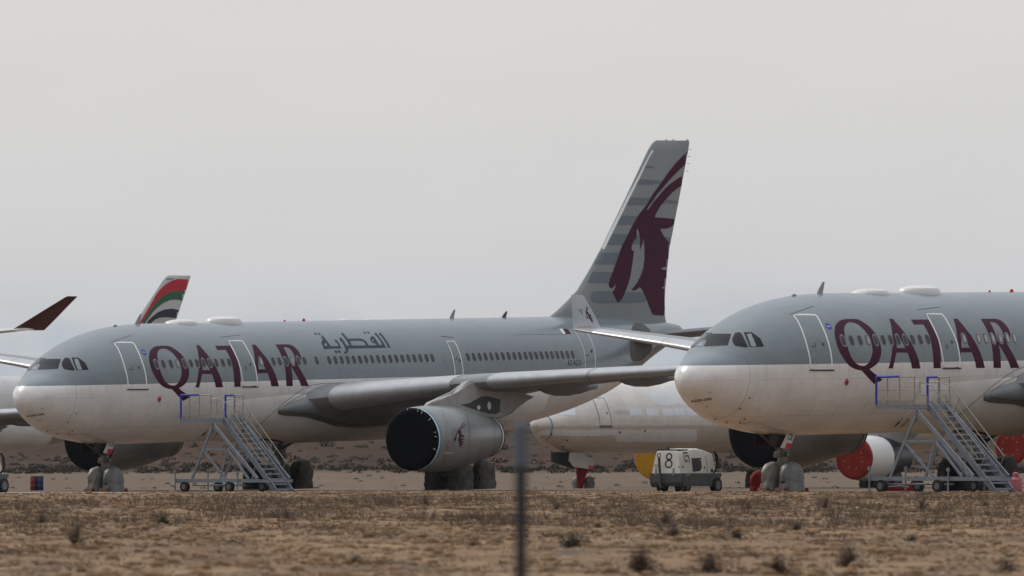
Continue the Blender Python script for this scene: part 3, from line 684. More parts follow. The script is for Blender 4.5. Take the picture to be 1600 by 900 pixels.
def airframe(name, label, cat, pose, m_body, m_wing, m_fin, m_nac, m_cov, plug=0.0, ground_z=-.16, main_z=-.57, engines=((18.5, 9.37, 2.08, 1.5),), eng_cov=None, zs=1.0, winglet='std', mw=None, gear=True, strap=True, covm=None, fine=True, stabs=(-1, 1), cover_by_engine=None, slat_m=None, tailplug=0.0, cs=1.0):
    root = empty(name, pose.loc, pose.rz, label, cat, ry=pose.ry)
    fus, fb = build_fuselage(m_body, root, plug, tailplug)
    S_ = plug; D = dict(root=root, fb=fb, fus=fus)
    for side in (-1, 1):
        wg, wl, wb = make_wing(root, side, m_wing, S_, 0, winglet, mw, slat_m, detail=fine); D['wb%d' % side] = wb; D['wl%d' % side] = wl; D['wg%d' % side] = wg
    for i, (xe, ye, ze, r) in enumerate(engines):
        for side in ((-1, 1) if (i == 0 or not cover_by_engine) else (-1,)):
            mc = cover_by_engine.get((i, side), m_cov) if cover_by_engine else m_cov
            er, eb = make_engine(root, xe, side*ye, ze, r, 6.7, m_nac, mc, strap=strap); D['eb%d%d' % (i, side)] = eb; D['er%d%d' % (i, side)] = er
            wsh = xe-18.5 if i == 0 else 0
            if i == 0: py_, pb = make_pylon(root, xe, side*ye, ze, r, 0, M['pylon']); D['pb%d' % side] = pb; D['py%d' % side] = py_
    # belly and wing root fairings
    bm = bmesh.new(); rr = []
    for x, q_ in ((12.5, -.12), (14.5, -.02), (16.5, .3), (18.5, .7), (21, 1), (25, 1.05), (30, 1), (33, .75), (36, .3), (39, -.1), (41, -.3)):
        rr.append([(x+S_, (2.70+.07*q_)*math.copysign(abs(math.cos(a))**.92, math.cos(a)), AX-.75+(2.04+.26*q_)*math.copysign(abs(math.sin(a))**.92, math.sin(a))*(1 if math.sin(a) < 0 else .3)) for a in [2*math.pi*k/64 for k in range(64)]])
    loft(bm, rr); bmesh.ops.recalc_face_normals(bm, faces=bm.faces); D['bfb'] = BVHTree.FromBMesh(bm); fin('belly_fairing', bm, M['belly'] if m_body is not M['whitepaint'] else m_body, root)
    for side in (-1, 1):
        bm = bmesh.new(); rr = []
        for x, zl, zh, yo in ((17.2, -1.52, -1.28, 2.55), (17.3, -1.64, -1.14, 2.68), (17.7, -1.72, -1.0, 2.78), (18.5, -1.78, -.80, 2.86), (19.6, -1.83, -.62, 2.93), (21.2, -2.05, -.34, 3.05), (22.8, -2.28, -.25, 3.2), (25, -2.42, -.22, 3.3), (29, -2.35, -.3, 3.25), (32, -2.1, -.6, 3.0), (34, -1.7, -1.0, 2.7)):
            zc, hh = (zl+zh)/2, (zh-zl)/2; rr.append([(x+S_, side*(1.6+(yo+.09-1.6)*abs(math.cos(a))**.55*(1 if math.cos(a) > 0 else -1)), AX+zc+hh*math.sin(a)) for a in [2*math.pi*k/32 for k in range(32)]])
        loft(bm, rr); bmesh.ops.recalc_face_normals(bm, faces=bm.faces); D['rf%d' % side] = BVHTree.FromBMesh(bm); fin('wing_root_fairing', bm, m_wing if m_body is not M['livery'] else M['fairing'], root)
    ft, fbv = make_fin(root, m_fin, S_+tailplug, zs, cs); D['finb'] = fbv; D['fin'] = ft
    for s_ in stabs: make_stab(root, s_, m_wing, S_+tailplug)
    if gear:
        D['ng'] = nose_gear(root, 6.67, ground_z, 0) if covm is None else None
        for s_ in (-1, 1): main_gear(root, 28.85+S_, s_*5.34, main_z, M['tarp'], 40+s_, s_)
    return D

A1 = airframe('airliner', 'grey and white airliner on the left, tail in view, CU on its nose gear door', 'airliner', P1, M['livery'], M['wing'], M['fingrey'], M['nacelle'], M['black'])
root1 = A1['root']
def nearest(ca, cb, pose):
    def f(x, y):
        a, b_ = ca(x, y), cb(x, y)
        if a is None or b_ is None: return a or b_
        o, d = pose.ray(x, y); return a if (a[0]-o).length < (b_[0]-o).length else b_
    return f
fb = A1['fb']; c1 = caster(P1, fb); c2 = caster(P2, fb); cxz = caster_xz(fb)
# ---- tail cone: bare metal exhaust end and stabiliser cut-out
def dec(name, polys, cast, m, parent=None, eps=.008, grid=2.0):
    return fin(name, decal_bm(polys, cast, eps, grid), m, parent or A1['fus'])
oval = curve([(986, 560), (985, 525), (990, 507), (1000, 505), (1012, 512), (1019, 524), (1018, 545), (1010, 556), (998, 564)])
M['recess'] = mat('weathered_recess_metal', (.11, .10, .095), .6, .2, .4, 2)
dec('stabilizer_recess', [oval], c1, M['recess'], eps=.01)
#dec('stabilizer_plate', [curve([(989, 552), (988, 526), (993, 511), (1001, 509), (1010, 516), (1016, 526), (1014, 544), (1007, 552), (998, 558)])], c1, M['fairing'], eps=.02)
# ---- cockpit glazing (both sides)
def mirror(o):
    me = o.data.copy()
    for v in me.vertices: v.co.y *= -1
    me.flip_normals(); q = bpy.data.objects.new(o.name.split('.')[0], me); COL.objects.link(q); q.parent = o.parent; return q
z6 = lambda p: Z(1050, 470, 5, p)
wins = [([(290, 258), (462, 258), (438, 345), (248, 356)], 'glass'), ([(495, 250), (530, 246), (545, 258), (595, 362), (565, 364), (492, 351), (470, 318), (472, 290)], 'glass'), ([(560, 246), (625, 246), (690, 295), (720, 358), (608, 362)], 'glass')]
def grow(pl, d):
    c = Vector((sum(p[0] for p in pl)/len(pl), sum(p[1] for p in pl)/len(pl))); return [tuple(Vector(p)+(Vector(p)-c).normalized()*d) for p in pl]
for pl, m_ in wins:
    q = z6(pl)
    b_ = dec('cockpit_window', [grow(q, -.25)], c2, M[m_], eps=.014, grid=1.5)
    if pl is not wins[0][0]: mirror(b_)
dec('cockpit_window', [z6([(205, 262), (272, 262), (235, 358), (145, 348)])], c2, M['palepane'], eps=.014, grid=1.5)  # sky reflection is put into this pane's pale colour
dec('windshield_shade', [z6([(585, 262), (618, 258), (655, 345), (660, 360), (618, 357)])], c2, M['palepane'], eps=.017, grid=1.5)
wip = bmesh.new()
for pth in ([(295, 360), (345, 352), (365, 352)], [(375, 347), (430, 343)]): stroke_bm(z6(pth), .5, c2, .03, 2, bm_out=wip)
fin('wiper', wip, M['ink'], A1['fus'])
# ---- doors: painted outline, sill, handle and porthole
def door(outer, cast, wd, sill, hand, port):
    o = fin('door', decal_bm([outer], cast, .006, 2), M['livery'], A1['fus'])
    fin('door_outline', stroke_bm(outer, wd, cast, .011, 2.5, closed=True), M['line'], o)
    if sill: fin('door_sill', stroke_bm(sill, 2.2, cast, .04, 3), M['sealant'], o)
    if hand: fin('door_handle', stroke_bm(hand, .9, cast, .016, 3), M['sealant'], o)
    if port: fin('door_porthole', decal_bm([curve([(port[0]-1.6, port[1]-2), (port[0]+.9, port[1]-2.2), (port[0]+1.8, port[1]+1.6), (port[0]-.6, port[1]+2.4)])], cast, .016, 2), M['panel'] , o)
    return o
za = lambda p: Z(1220, 450, 5.622, p); zb = lambda p: Z(1400, 450, 5.625, p)
door(za([(112, 240), (160, 235), (240, 235), (298, 237), (318, 250), (350, 310), (390, 400), (420, 490), (438, 570), (447, 640), (447, 682), (432, 703), (410, 710), (300, 710), (270, 700), (258, 670), (255, 620), (238, 545), (215, 460), (185, 370), (150, 295)]), c2, 2.1, za([(245, 722), (465, 722)]), za([(265, 515), (300, 517), (305, 480)]), za([(371, 496)])[0])
door(zb([(265, 230), (330, 228), (405, 231), (430, 265), (470, 335), (505, 405), (535, 480), (550, 550), (560, 620), (560, 665), (545, 688), (520, 692), (435, 690), (418, 675), (410, 620), (395, 530), (370, 440), (330, 350), (290, 275)]), c2, 1.9, zb([(402, 706), (567, 706)]), zb([(430, 525), (452, 530), (440, 490)]), zb([(491, 475)])[0])
zc_ = lambda p: Z(640, 480, 6.922, p); zd_ = lambda p: Z(800, 480, 6.922, p)
door(zc_([(395, 370), (480, 368), (510, 420), (545, 510), (565, 600), (578, 700), (578, 755), (565, 768), (505, 770), (492, 755), (488, 690), (475, 590), (455, 500), (425, 425)]), c1, 1.3, None, zc_([(487, 570), (505, 565), (510, 535)]), zc_([(541, 578)])[0])
door(zd_([(655, 225), (700, 222), (790, 222), (822, 290), (860, 370), (890, 460), (900, 545), (900, 640), (893, 690), (800, 690), (788, 660), (790, 560), (775, 460), (740, 370), (700, 300)]), c1, .8, None, zd_([(800, 522), (822, 528), (825, 505)]), zd_([(858, 475)])[0])
# ---- cabin windows
wpx = [244.1, 255.3, 266.9, 277.7, 287.9, 298.3, 308.1, 318.2, 327.9, 338.1, 348.2, 358.3, 407.8, 427.3, 437, 446.8, 456.8, 466.6, 476, 495.1, 504.8, 514.7, 524.5, 534, 543.7, 553.2, 562.8, 572.3, 581.7, 591.4, 600.6, 610.2, 619.7, 629.2, 638.6, 647.9, 657.3, 666.9, 676.1, 694.7, 731.7, 740.8, 750.1, 759.2, 768.3, 777.2, 786.3, 795.3, 804.3, 812.9, 821.7, 830, 838.4, 846.8, 855.2, 863.1, 871.4, 879.3, 887.4, 895.4, 902.7]
shut = {12, 16, 3}; blank = {20, 39, 60}
winx = []
for i, px in enumerate(wpx):
    py = 568.5-(px-244)*.0195
    h = c1(px, py)
    if h is None: continue
    X_ = h[0].x; winx.append(X_); bm = bmesh.new()
    def el(a_, b_, n=14): return [(X_+a_*math.copysign(abs(math.cos(t_))**.8, math.cos(t_)), AX+.93+b_*math.copysign(abs(math.sin(t_))**.8, math.sin(t_))) for t_ in [2*math.pi*k/n for k in range(n)]]
    if i in blank:
        decal_bm([el(.145, .215), el(.125, .195)[::-1]], cxz, .010, .3, bm_out=bm, mi=0); ms = [M['rim'], M['rim'], M['rim']]
    else:
        decal_bm([el(.175, .245)], cxz, .008, .3, bm_out=bm, mi=0); decal_bm([el(.145, .21)], cxz, .012, .3, bm_out=bm, mi=1); decal_bm([el(.095, .165)], cxz, .016, .3, bm_out=bm, mi=2)
        ms = [M['rim'], M['sealant'] if i > 18 else M['panel'], M['shade'] if i in shut else M['pane']]
    fin('cabin_window', bm, ms, A1['fus'])
# ---- title lettering
q1 = lambda p: Z(1300, 490, 7.5, p); q2 = lambda p: Z(1380, 490, 9, p); q3 = lambda p: Z(1480, 490, 9, p)
Qo = curve(q1([(225, 62), (300, 68), (380, 110), (460, 175), (525, 260), (565, 350), (578, 440), (560, 530), (520, 595), (440, 650)]), 4, False)
Qt = q1([(440, 650), (480, 690), (560, 745), (590, 778), (545, 800), (495, 828), (430, 760), (345, 665)])
Ql = curve(q1([(345, 665), (270, 650), (190, 600), (120, 500), (70, 400), (38, 290), (30, 210), (45, 130), (90, 85), (150, 66), (225, 62)]), 4, False)
Qi = curve(q1([(225, 102), (290, 120), (360, 175), (420, 250), (458, 330), (475, 410), (470, 480), (440, 560), (395, 605), (345, 612), (285, 585), (235, 525), (200, 445), (175, 370), (158, 290), (143, 205), (150, 145), (180, 110)]), 3)
def letter(nm, polys, cast=c2, m_='maroon', eps=.0045, grid=1.6): return dec('title_letter', polys, cast, M[m_], eps=eps, grid=grid)
letter('q', [Qo[:-1]+Qt[:-1]+Ql[:-1], Qi[::-1]])
def a_letter(qq, pts, hole1): letter('a', [qq(pts), qq(hole1)])
a_letter(q2, [(82, 72), (132, 73), (200, 150), (265, 225), (330, 310), (385, 400), (430, 480), (470, 570), (505, 670), (524, 772), (405, 772), (392, 700), (370, 620), (345, 550), (187, 548), (170, 620), (150, 710), (136, 772), (72, 772), (95, 700), (115, 600), (127, 500), (135, 400), (130, 290), (115, 190), (100, 120)], [(182, 265), (215, 320), (250, 370), (285, 430), (312, 485), (190, 485), (188, 400), (180, 330)])
letter('t', [q2([(388, 84), (762, 84), (782, 115), (800, 150), (705, 145), (675, 148), (720, 240), (760, 330), (785, 430), (800, 530), (808, 640), (810, 768), (707, 768), (705, 660), (700, 560), (685, 460), (665, 370), (640, 290), (600, 210), (565, 152), (430, 156), (410, 120)])])
a_letter(q3, [(88, 72), (145, 73), (210, 150), (270, 225), (330, 300), (385, 385), (430, 470), (470, 560), (505, 660), (530, 765), (408, 765), (395, 690), (372, 610), (348, 545), (190, 546), (175, 640), (155, 765), (85, 765), (115, 660), (135, 560), (145, 450), (140, 330), (128, 220), (108, 140)], [(190, 262), (225, 318), (260, 370), (290, 425), (318, 480), (198, 480), (198, 400), (195, 330)])
letter('r', [q3([(468, 74), (640, 72), (700, 76), (760, 100), (820, 155), (865, 220), (888, 285), (888, 330), (870, 385), (835, 415), (870, 475), (920, 560), (970, 660), (1018, 765), (892, 765), (870, 700), (835, 620), (790, 540), (745, 465), (722, 432), (738, 500), (750, 590), (756, 765), (652, 765), (648, 660), (642, 560), (630, 460), (610, 370), (580, 280), (540, 190), (500, 120)]), q3([(600, 122), (640, 120), (690, 135), (735, 180), (770, 240), (792, 300), (795, 345), (775, 375), (745, 380), (722, 395), (705, 372), (690, 320), (665, 250), (635, 180)])])
# arabic lettering
zx = lambda p: Z(490, 500, 12.3077, p)
def ar(pl, hole=None, parent=None): return dec('arabic_letter', [zx(pl)]+([zx(hole)] if hole else []), c1, M['titleblue'], eps=.0045, grid=1.5)
ar([(1272, 232), (1325, 290), (1380, 365), (1430, 440), (1478, 528), (1430, 533), (1395, 450), (1345, 370), (1290, 300), (1252, 272)])
ar([(1190, 234), (1245, 300), (1300, 375), (1350, 450), (1395, 535), (1200, 540), (1000, 543), (850, 547), (670, 548), (665, 600), (640, 640), (600, 650), (570, 612), (610, 612), (620, 580), (612, 545), (585, 490), (550, 430), (495, 375), (518, 330), (560, 375), (600, 440), (630, 492), (690, 494), (660, 430), (620, 370), (570, 310), (530, 275), (548, 238), (590, 280), (640, 340), (668, 362), (870, 355), (940, 365), (1000, 400), (1040, 455), (1055, 490), (1215, 484), (1200, 455), (1140, 440), (1105, 410), (1085, 360), (1100, 320), (1140, 308), (1175, 340), (1220, 410), (1260, 480), (1320, 480), (1280, 400), (1225, 325), (1170, 272)], [(700, 402), (900, 400), (950, 410), (985, 440), (1005, 490), (735, 494)])
dec('arabic_letter', [zx([(1128, 375), (1150, 375), (1155, 400), (1135, 410), (1122, 395)])], c1, M['fingrey'], eps=.008)
ar([(150, 350), (155, 285), (185, 310), (230, 370), (285, 440), (325, 505), (470, 505), (475, 480), (440, 430), (405, 408), (425, 368), (470, 420), (510, 490), (540, 548), (370, 552), (200, 560), (175, 500), (150, 440), (165, 390), (190, 360)], [(205, 460), (235, 432), (268, 500), (215, 503)])
for cx_, cy_ in ((35, 268), (103, 268), (982, 243), (1050, 243)): ar(curve([(cx_-28, cy_-16), (cx_+8, cy_-14), (cx_+32, cy_+12), (cx_, cy_+16)], 2))
for cx_, cy_ in ((430, 610), (492, 608)): ar(curve([(cx_-28, cy_-22), (cx_+12, cy_-22), (cx_+30, cy_+14), (cx_, cy_+30)], 2))
# small livery marks
bd = dec('blue_badge', [curve(za([(390, 315), (405, 307), (435, 325), (447, 355), (435, 367), (405, 350)]), 3)], c2, M['bluelogo'])
dec('blue_badge', [za([(400, 332), (434, 338), (432, 343), (404, 338)])], c2, M['line'], eps=.012)
dec('rosette', [curve(za([(560, 830), (575, 797), (594, 812), (590, 845), (570, 855)]), 3), curve(za([(567, 830), (577, 806), (587, 818), (584, 838), (573, 846)]), 3)[::-1]], c2, M['flagred'])
dec('rosette', [curve(za([(568, 830), (578, 812), (596, 828), (578, 842)]), 3)], c2, M['flagred'], eps=.014)
dec('flag_mark', [zd_([(508, 234), (545, 234), (582, 290), (552, 290)])], c1, M['line'])
dec('flag_mark', [zd_([(545, 234), (600, 236), (640, 290), (582, 290)])], c1, M['maroon'])
fin('registration', text_quad_bm('A7-ACU', zd_([(600, 637), (745, 630), (745, 568), (600, 574)]), c1, .008, 3), M['ink'], A1['fus'])
zn = lambda p: Z(1080, 600, 9, p)
fin('nose_lettering', text_quad_bm('A330-200', zn([(-2, 262), (292, 222), (285, 188), (-14, 228)]), c2, .008, 2, bold=.02), M['ink'], A1['fus'])
for pth in ([(235, 106), (282, 130)], [(200, 316), (242, 320)]): fin('skin_mark', stroke_bm(zn(pth), .8, c2, .008, 2), M['ink'], A1['fus'])
for (x_, y_) in ((815, 190), (680, 338), (748, 480), (686, 530), (500, 527), (338, 480)):
    pl = curve(zn([(x_-20, y_+8), (x_+4, y_-12), (x_+16, y_-4), (x_+2, y_+9)]), 2)
    try: dec('probe_cover', [pl], c2, M['red'], eps=.05)
    except Exception: pass
# panel lines on crown and belly, plus a painted shadow line round the root fairing
pl_ = bmesh.new()
for pth, cc in (([(80, 232), (290, 158)], za), ([(190, 190), (385, 168)], zb)): stroke_bm(cc(pth), .7, c2, .006, 3, bm_out=pl_)
stroke_bm(zc_([(340, 315), (470, 328)]), .9, c1, .006, 3, bm_out=pl_)
stroke_bm(zn([(690, 560), (870, 535), (1000, 560), (1180, 630), (1330, 665)]), .35, c2, .006, 3, bm_out=pl_)
cn1 = nearest(c1, caster(P1, A1['bfb']), P1); cn2 = nearest(c2, caster(P2, A1['bfb']), P2)
stroke_bm(Z(400, 560, 5.625, [(0, 600), (60, 555), (110, 510), (165, 460), (220, 410), (275, 365), (330, 325), (380, 290), (430, 260), (500, 232), (600, 218), (700, 216), (850, 215)]), .6, cn1, .012, 3, bm_out=pl_)
cr1 = nearest(cn1, caster(P1, A1['rf-1']), P1)
stroke_bm([(442.5, 640), (447, 633), (458, 625), (472, 617), (488, 611), (505, 607), (520, 606), (545, 605)], .5, cr1, .02, 3, bm_out=pl_)
stroke_bm([(443, 642), (460, 644.5), (480, 646), (495, 649), (510, 654), (530, 660.5), (550, 663), (575, 664), (600, 662)], .7, cr1, .02, 3, bm_out=pl_)  # dark edge strokes: fairing seam together with its painted shadow line
ww_ = stroke_bm(Z(260, 590, 4.7375, [(640, 462), (720, 455), (790, 460), (850, 475), (885, 492), (880, 500), (820, 505), (700, 500)]), 2.6, cn1, .02, 3); fin('wheel_well_edge', ww_, M['wellred'], A1['fus'])
for pth in ([(235, 405), (268, 378), (300, 350)], [(282, 405), (310, 380), (335, 352)], [(340, 400), (366, 376), (390, 350)]): fin('drain_streak', stroke_bm(Z(1340, 570, 4.185, pth), .9, cn2, .03, 3), M['wellred'], A1['fus'])  # short dark strokes drawn for three stub probes
stroke_bm(zd_([(0, 300), (300, 295), (600, 292)]), .3, c1, .006, 3, bm_out=pl_)
fin('panel_line', pl_, M['sealant'], A1['fus'])
# ---- aerials, domes and beacons on the crown
def crown(name, px, py0, w_px, h_px, m_, kind='dome'):
    p = P1.on_y(px, py0); X_ = p.x; zt = AX+interp(TOP, X_); k = 1/(32.5*.545); L2 = w_px*k/2; H = h_px/32.5
    bm = bmesh.new()
    if kind == 'dome':
        rr = []
        for u in (0, .35, .7, .9, 1.0):
            s_ = math.sqrt(max(0, 1-u**4.5)) if u < 1 else .3
            rr.append([(X_+L2*s_*math.cos(a), min(L2*.7, .75)*s_*math.sin(a), zt-.12+(H+.12)*u) for a in [2*math.pi*i/28 for i in range(28)]])
        loft(bm, rr)
    else:
        rr = [[(p_[0], p_[1], p_[2]) for p_ in foil(X_+dx, 0, z_, c_, .14, camber=0, vert=True)] for dx, z_, c_ in ((-.2, zt-.1, .46), (.06, zt+H*.5, .32), (.30, zt+H, .15))]
        loft(bm, rr)
    return fin(name, bm, m_, root1)
crown('radome', 349, 503, 40, 9.5, M['white']); crown('antenna_fairing', 283, 503, 35, 5.5, M['white']); crown('antenna_fairing', 180, 507, 5, 2.5, M['fairing'])
crown('beacon', 444.6, 500, 2.6, 2.6, M['beacon']); crown('beacon', 474.5, 500, 4, 4, M['beacon'])
crown('antenna_fairing', 537, 498, 12, 2.2, M['white']); crown('antenna_fairing', 575, 497, 12, 2, M['white'])
crown('blade_antenna', 213, 504, 0, 15, M['rim'], 'blade'); crown('blade_antenna', 704, 496, 0, 14, M['rim'], 'blade'); crown('blade_antenna', 785.5, 495, 0, 10, M['panel'], 'blade')
# ---- fin livery
cf = caster(P1, A1['finb']); f4 = lambda p: Z(940, 210, 6, p); f5 = lambda p: Z(930, 350, 6, p)
for pl in (f4([(418, 292), (460, 297), (505, 303), (470, 315), (410, 320), (405, 310)]), f4([(350, 418), (420, 422), (500, 430), (570, 440), (560, 462), (470, 470), (330, 474), (320, 465)]), f4([(262, 590), (450, 596), (640, 612), (732, 633), (700, 645), (600, 653), (400, 664), (225, 665)]),
           f4([(175, 762), (340, 765), (700, 790), (713, 800), (708, 830), (520, 840), (300, 850), (130, 850)]), f5([(150, 93), (400, 97), (700, 125), (742, 130), (738, 180), (500, 185), (265, 197), (100, 197)]), f5([(35, 268), (240, 268), (190, 380), (-15, 378)]), f5([(-30, 448), (180, 450), (140, 557), (-70, 552)]),
           curve(Z(840, 200, 2.8125, [(233, 740), (250, 718), (330, 718), (420, 722), (470, 724), (475, 762), (420, 768), (330, 770), (250, 768)]), 3)):
    dec('fin_stripe', [pl], cf, M['stripe'], A1['fin'], eps=.008, grid=3)
ory = f4([(815, 150), (745, 215), (680, 285), (620, 365), (560, 450), (480, 560), (420, 660), (350, 750), (290, 850)])+f5([(355, 5), (330, 50), (290, 130), (250, 210), (210, 320), (170, 430), (140, 510), (125, 562), (133, 590), (150, 603), (172, 590), (192, 557), (190, 590), (178, 620), (158, 634), (185, 690), (212, 737), (240, 715), (265, 675), (285, 620), (310, 560), (330, 480), (345, 380), (362, 255), (345, 248), (338, 230), (345, 185), (368, 150), (384, 130), (390, 30), (412, 80), (420, 140), (421, 240), (437, 190), (453, 130), (463, 220), (463, 330), (450, 420), (425, 490), (390, 555), (342, 615), (345, 624), (375, 620), (400, 606), (412, 590), (432, 603), (450, 635), (490, 730), (540, 850), (640, 858), (655, 760), (680, 600), (705, 420), (728, 280), (737, 217), (690, 175), (640, 110), (610, 55)])+f4([(550, 885), (610, 882), (655, 864), (685, 830), (692, 797), (600, 785), (497, 778), (510, 740), (550, 670), (600, 610), (660, 545), (715, 500), (765, 468), (778, 372), (720, 410), (640, 465), (600, 500), (540, 570), (480, 645), (428, 714), (424, 700), (455, 650), (520, 560), (590, 480), (660, 400), (740, 320), (795, 268)])
dec('oryx_emblem', [ory], cf, M['maroon'], A1['fin'], eps=.016, grid=3)
for pl in ([(612, 418), (640, 404), (710, 395), (703, 442), (650, 432)], [(618, 595), (650, 583), (683, 578), (677, 618), (645, 612)]): dec('oryx_emblem', [f5(pl)], cf, M['fingrey'], A1['fin'], eps=.024, grid=3)
dec('fin_leading_edge', [[(1018, 234), (1021, 236), (1014, 247), (1000, 277), (981, 315), (944, 390), (940, 388), (977, 314)]], cf, M['line'], A1['fin'], eps=.012, grid=3)  # pale strip paints the sunlit leading edge onto the fin
sw = bmesh.new()
for py in (233, 244, 255, 267): 
    a = P1.on_y(1076.2-(py-233)*.12, py); tube(sw, a, a+Vector((.24, 0, -.02)), .012, 5)
for px in (1039, 1050, 1072): a = P1.on_y(px, 220); tube(sw, a, a+Vector((.2, 0, .08)), .02, 5)
fin('static_wick', sw, M['ink'], A1['fin'])
# ---- engine and winglet emblems
def small_oryx(zf, cast, parent, eps=.012):
    bm = bmesh.new()
    for pl in ([(375, 350), (430, 270), (490, 185), (548, 122), (525, 165), (470, 240), (415, 330), (460, 290), (520, 220), (582, 182), (560, 215), (500, 270), (450, 320), (425, 352), (490, 375), (470, 388), (440, 388), (470, 430), (540, 475), (535, 492), (460, 490), (455, 515), (535, 535), (525, 555), (460, 550), (455, 575), (522, 595), (515, 615), (465, 610), (455, 635), (505, 645), (490, 670), (460, 668), (460, 715), (435, 730), (420, 680), (405, 600), (375, 560), (400, 520), (408, 460), (385, 400), (368, 400), (345, 470), (348, 520), (325, 560), (305, 605), (292, 590), (288, 540), (320, 480), (340, 420), (360, 370)],):
        decal_bm([zf(pl)], cast, eps, 3, bm_out=bm)
    return fin('oryx_emblem', bm, M['maroon'], parent)
ce = caster(P1, A1['eb0-1'])
zo = lambda p: Z(690, 650, 15, p)
small_oryx(zo, ce, A1['er0-1'])
es = bmesh.new()
for k in range(8): decal_bm([zo([(225+5*abs(k-3), 305+56*k), (370-8*k, 300+56*k), (365-8*k, 322+56*k), (230+5*abs(k-3), 325+56*k)])], ce, .008, 3, bm_out=es)
fin('oryx_emblem', es, M['stripe'], A1['er0-1'])
nl = bmesh.new()
for pth, wd in (([(722, 633), (727, 640), (731, 652), (733, 672), (732, 700), (728, 722)], .5), ([(690, 640), (697, 665), (698, 700), (691, 728)], .25), ([(768, 652), (773, 668), (773, 695), (768, 714)], .35)): stroke_bm(pth, wd, ce, .006, 3, bm_out=nl)
fin('panel_line', nl, M['sealant'], A1['er0-1'])
nl = stroke_bm([(701, 688), (699, 705), (693, 724)], .6, ce, .008, 3); fin('warning_line', nl, M['flagred'], A1['er0-1'])
nl = stroke_bm([(694, 707.5), (708, 707.5)], 3, ce, .009, 3); fin('warning_label', nl, M['shade'], A1['er0-1'])
cp = caster(P1, A1['pb-1'])
zp = lambda p: Z(620, 560, 5.625, p)
try:
    pp = dec('pylon_panel', [zp([(560, 408), (640, 392), (740, 335), (800, 332), (910, 362), (905, 470), (870, 490), (800, 486), (700, 455)])], cp, M['panel'], A1['py-1'], eps=.01)
    dec('pylon_port', [curve(zp([(792, 415), (808, 378), (827, 415), (812, 455)]), 4)], cp, M['white'], A1['py-1'], eps=.02)
    dec('pylon_port', [curve(zp([(702, 432), (716, 410), (733, 432), (718, 453)]), 4)], cp, M['white'], A1['py-1'], eps=.02)
except Exception as ex: print('pylon decal', ex)
cw = caster(P2, A1['wb1'])
zw = lambda p: Z(880, 455, 12.857, [(p_[0]*.62+232-30, p_[1]*.62+200) for p_ in p])
wo = bmesh.new()
try:
    small_oryx(lambda p: Z(880, 455, 12.857, [(400+(x-288)*.45+(y-300)*.28, 285+(y-122)*.57) for x, y in p]), cw, A1['wl1'])
    for k in range(7): decal_bm([Z(880, 455, 12.857, [(285+18*k, 358+22*k), (395, 358+22*k), (395, 366+22*k), (285+18*k, 366+22*k)])], cw, .008, 3, bm_out=wo)
    fin('oryx_emblem', wo, M['stripe'], A1['wl1'])
except Exception as ex: print('winglet decal', ex)
# mirrored emblem for the port winglet is outside; landing light lens in the root fairing
bm = bmesh.new(); p = P1.on_y(512, 631, -3.22)
rr = [[(p.x+.42*s_*math.cos(a), p.y-.02*k, p.z+.13*s_*math.sin(a)+.02*math.cos(a)) for a in [2*math.pi*i/20 for i in range(20)]] for k, s_ in ((-2, 1), (1, 1), (1.5, .85))]
loft(bm, rr); fin('landing_light', bm, M['panel'], root1)
# ---- letter plates on the nose gear door
def gear_plate(root, pose, pxs, red, txt, tc_):
    y0 = -.52; a = [pose.on_y(*p, y0) for p in pxs]; bm = bmesh.new()
    v0 = [bm.verts.new(p) for p in a]; v1 = [bm.verts.new(p+Vector((0, .03, 0))) for p in a]
    for i in range(4): bm.faces.new((v0[i], v0[(i+1) % 4], v1[(i+1) % 4], v1[i]))
    bm.faces.new(v0); bm.faces.new(v1[::-1]); o = fin('nose_gear_door', bm, M['white'], root, smooth=False)
    bm = bmesh.new(); bm.faces.new([bm.verts.new(pose.on_y(*p, y0-.006)) for p in red]); fin('red_square', bm, M['redplate'], o, smooth=False)
    v, f = text_2d(txt, bold=.02); bl, br, tr, tl = [Vector(c) for c in tc_]; bm = bmesh.new(); vs = []
    for s_, t_ in v:
        q_ = (bl*(1-s_)+br*s_)*(1-t_)+(tl*(1-s_)+tr*s_)*t_; vs.append(bm.verts.new(pose.on_y(q_.x, q_.y, y0-.006)))
    for t_ in f:
        try: bm.faces.new([vs[i] for i in t_])
        except ValueError: pass
    fin('door_letters', bm, M['ink'], o, smooth=False)

# ------------------------------------------------------------------ second airliner: copy of the first with its parts
def copy_tree(o, parent=None, skip=()):
    c = o.copy(); COL.objects.link(c); c.parent = parent
    for ch in [k for k in bpy.data.objects if k.parent == o]:
        if ch.name.split('.')[0] in skip: continue
        copy_tree(ch, c, skip)
    return c
root2 = copy_tree(root1, None, ('registration',))
root2.location = P2.loc; root2.rotation_euler = (0, P2.ry, P2.rz)
root2['label'] = 'grey and white airliner cut off by the right edge, CX on its nose gear door'
root1['group'] = root2['group'] = 'grey and white airliners with maroon lettering'
zz_ = lambda p: Z(120, 680, 10, p)
gear_plate(root1, P1, zz_([(505, 70), (615, 90), (535, 302), (412, 275)]), zz_([(490, 212), (568, 222), (540, 302), (470, 285)]), 'CU', zz_([(500, 172), (570, 180), (595, 105), (525, 92)]))
zq = lambda p: Z(1160, 660, 7.5, p)
gear_plate(root2, P2, zq([(535, 110), (625, 130), (550, 320), (448, 295)]), zq([(520, 240), (585, 250), (555, 318), (497, 305)]), 'CX', zq([(527, 200), (580, 215), (605, 145), (548, 130)]))
# pale blinds drawn in the nearer airliner's windows
fus2 = [k for k in root2.children if k.name.startswith('fuselage')][0]
for k in fus2.children:
    if k.name.startswith('cabin_window') and 11 < int((k.name.split('.')+['0'])[1]) % len(winx) < 40:
        k.data = k.data.copy(); k.data.materials[2] = M['shade']

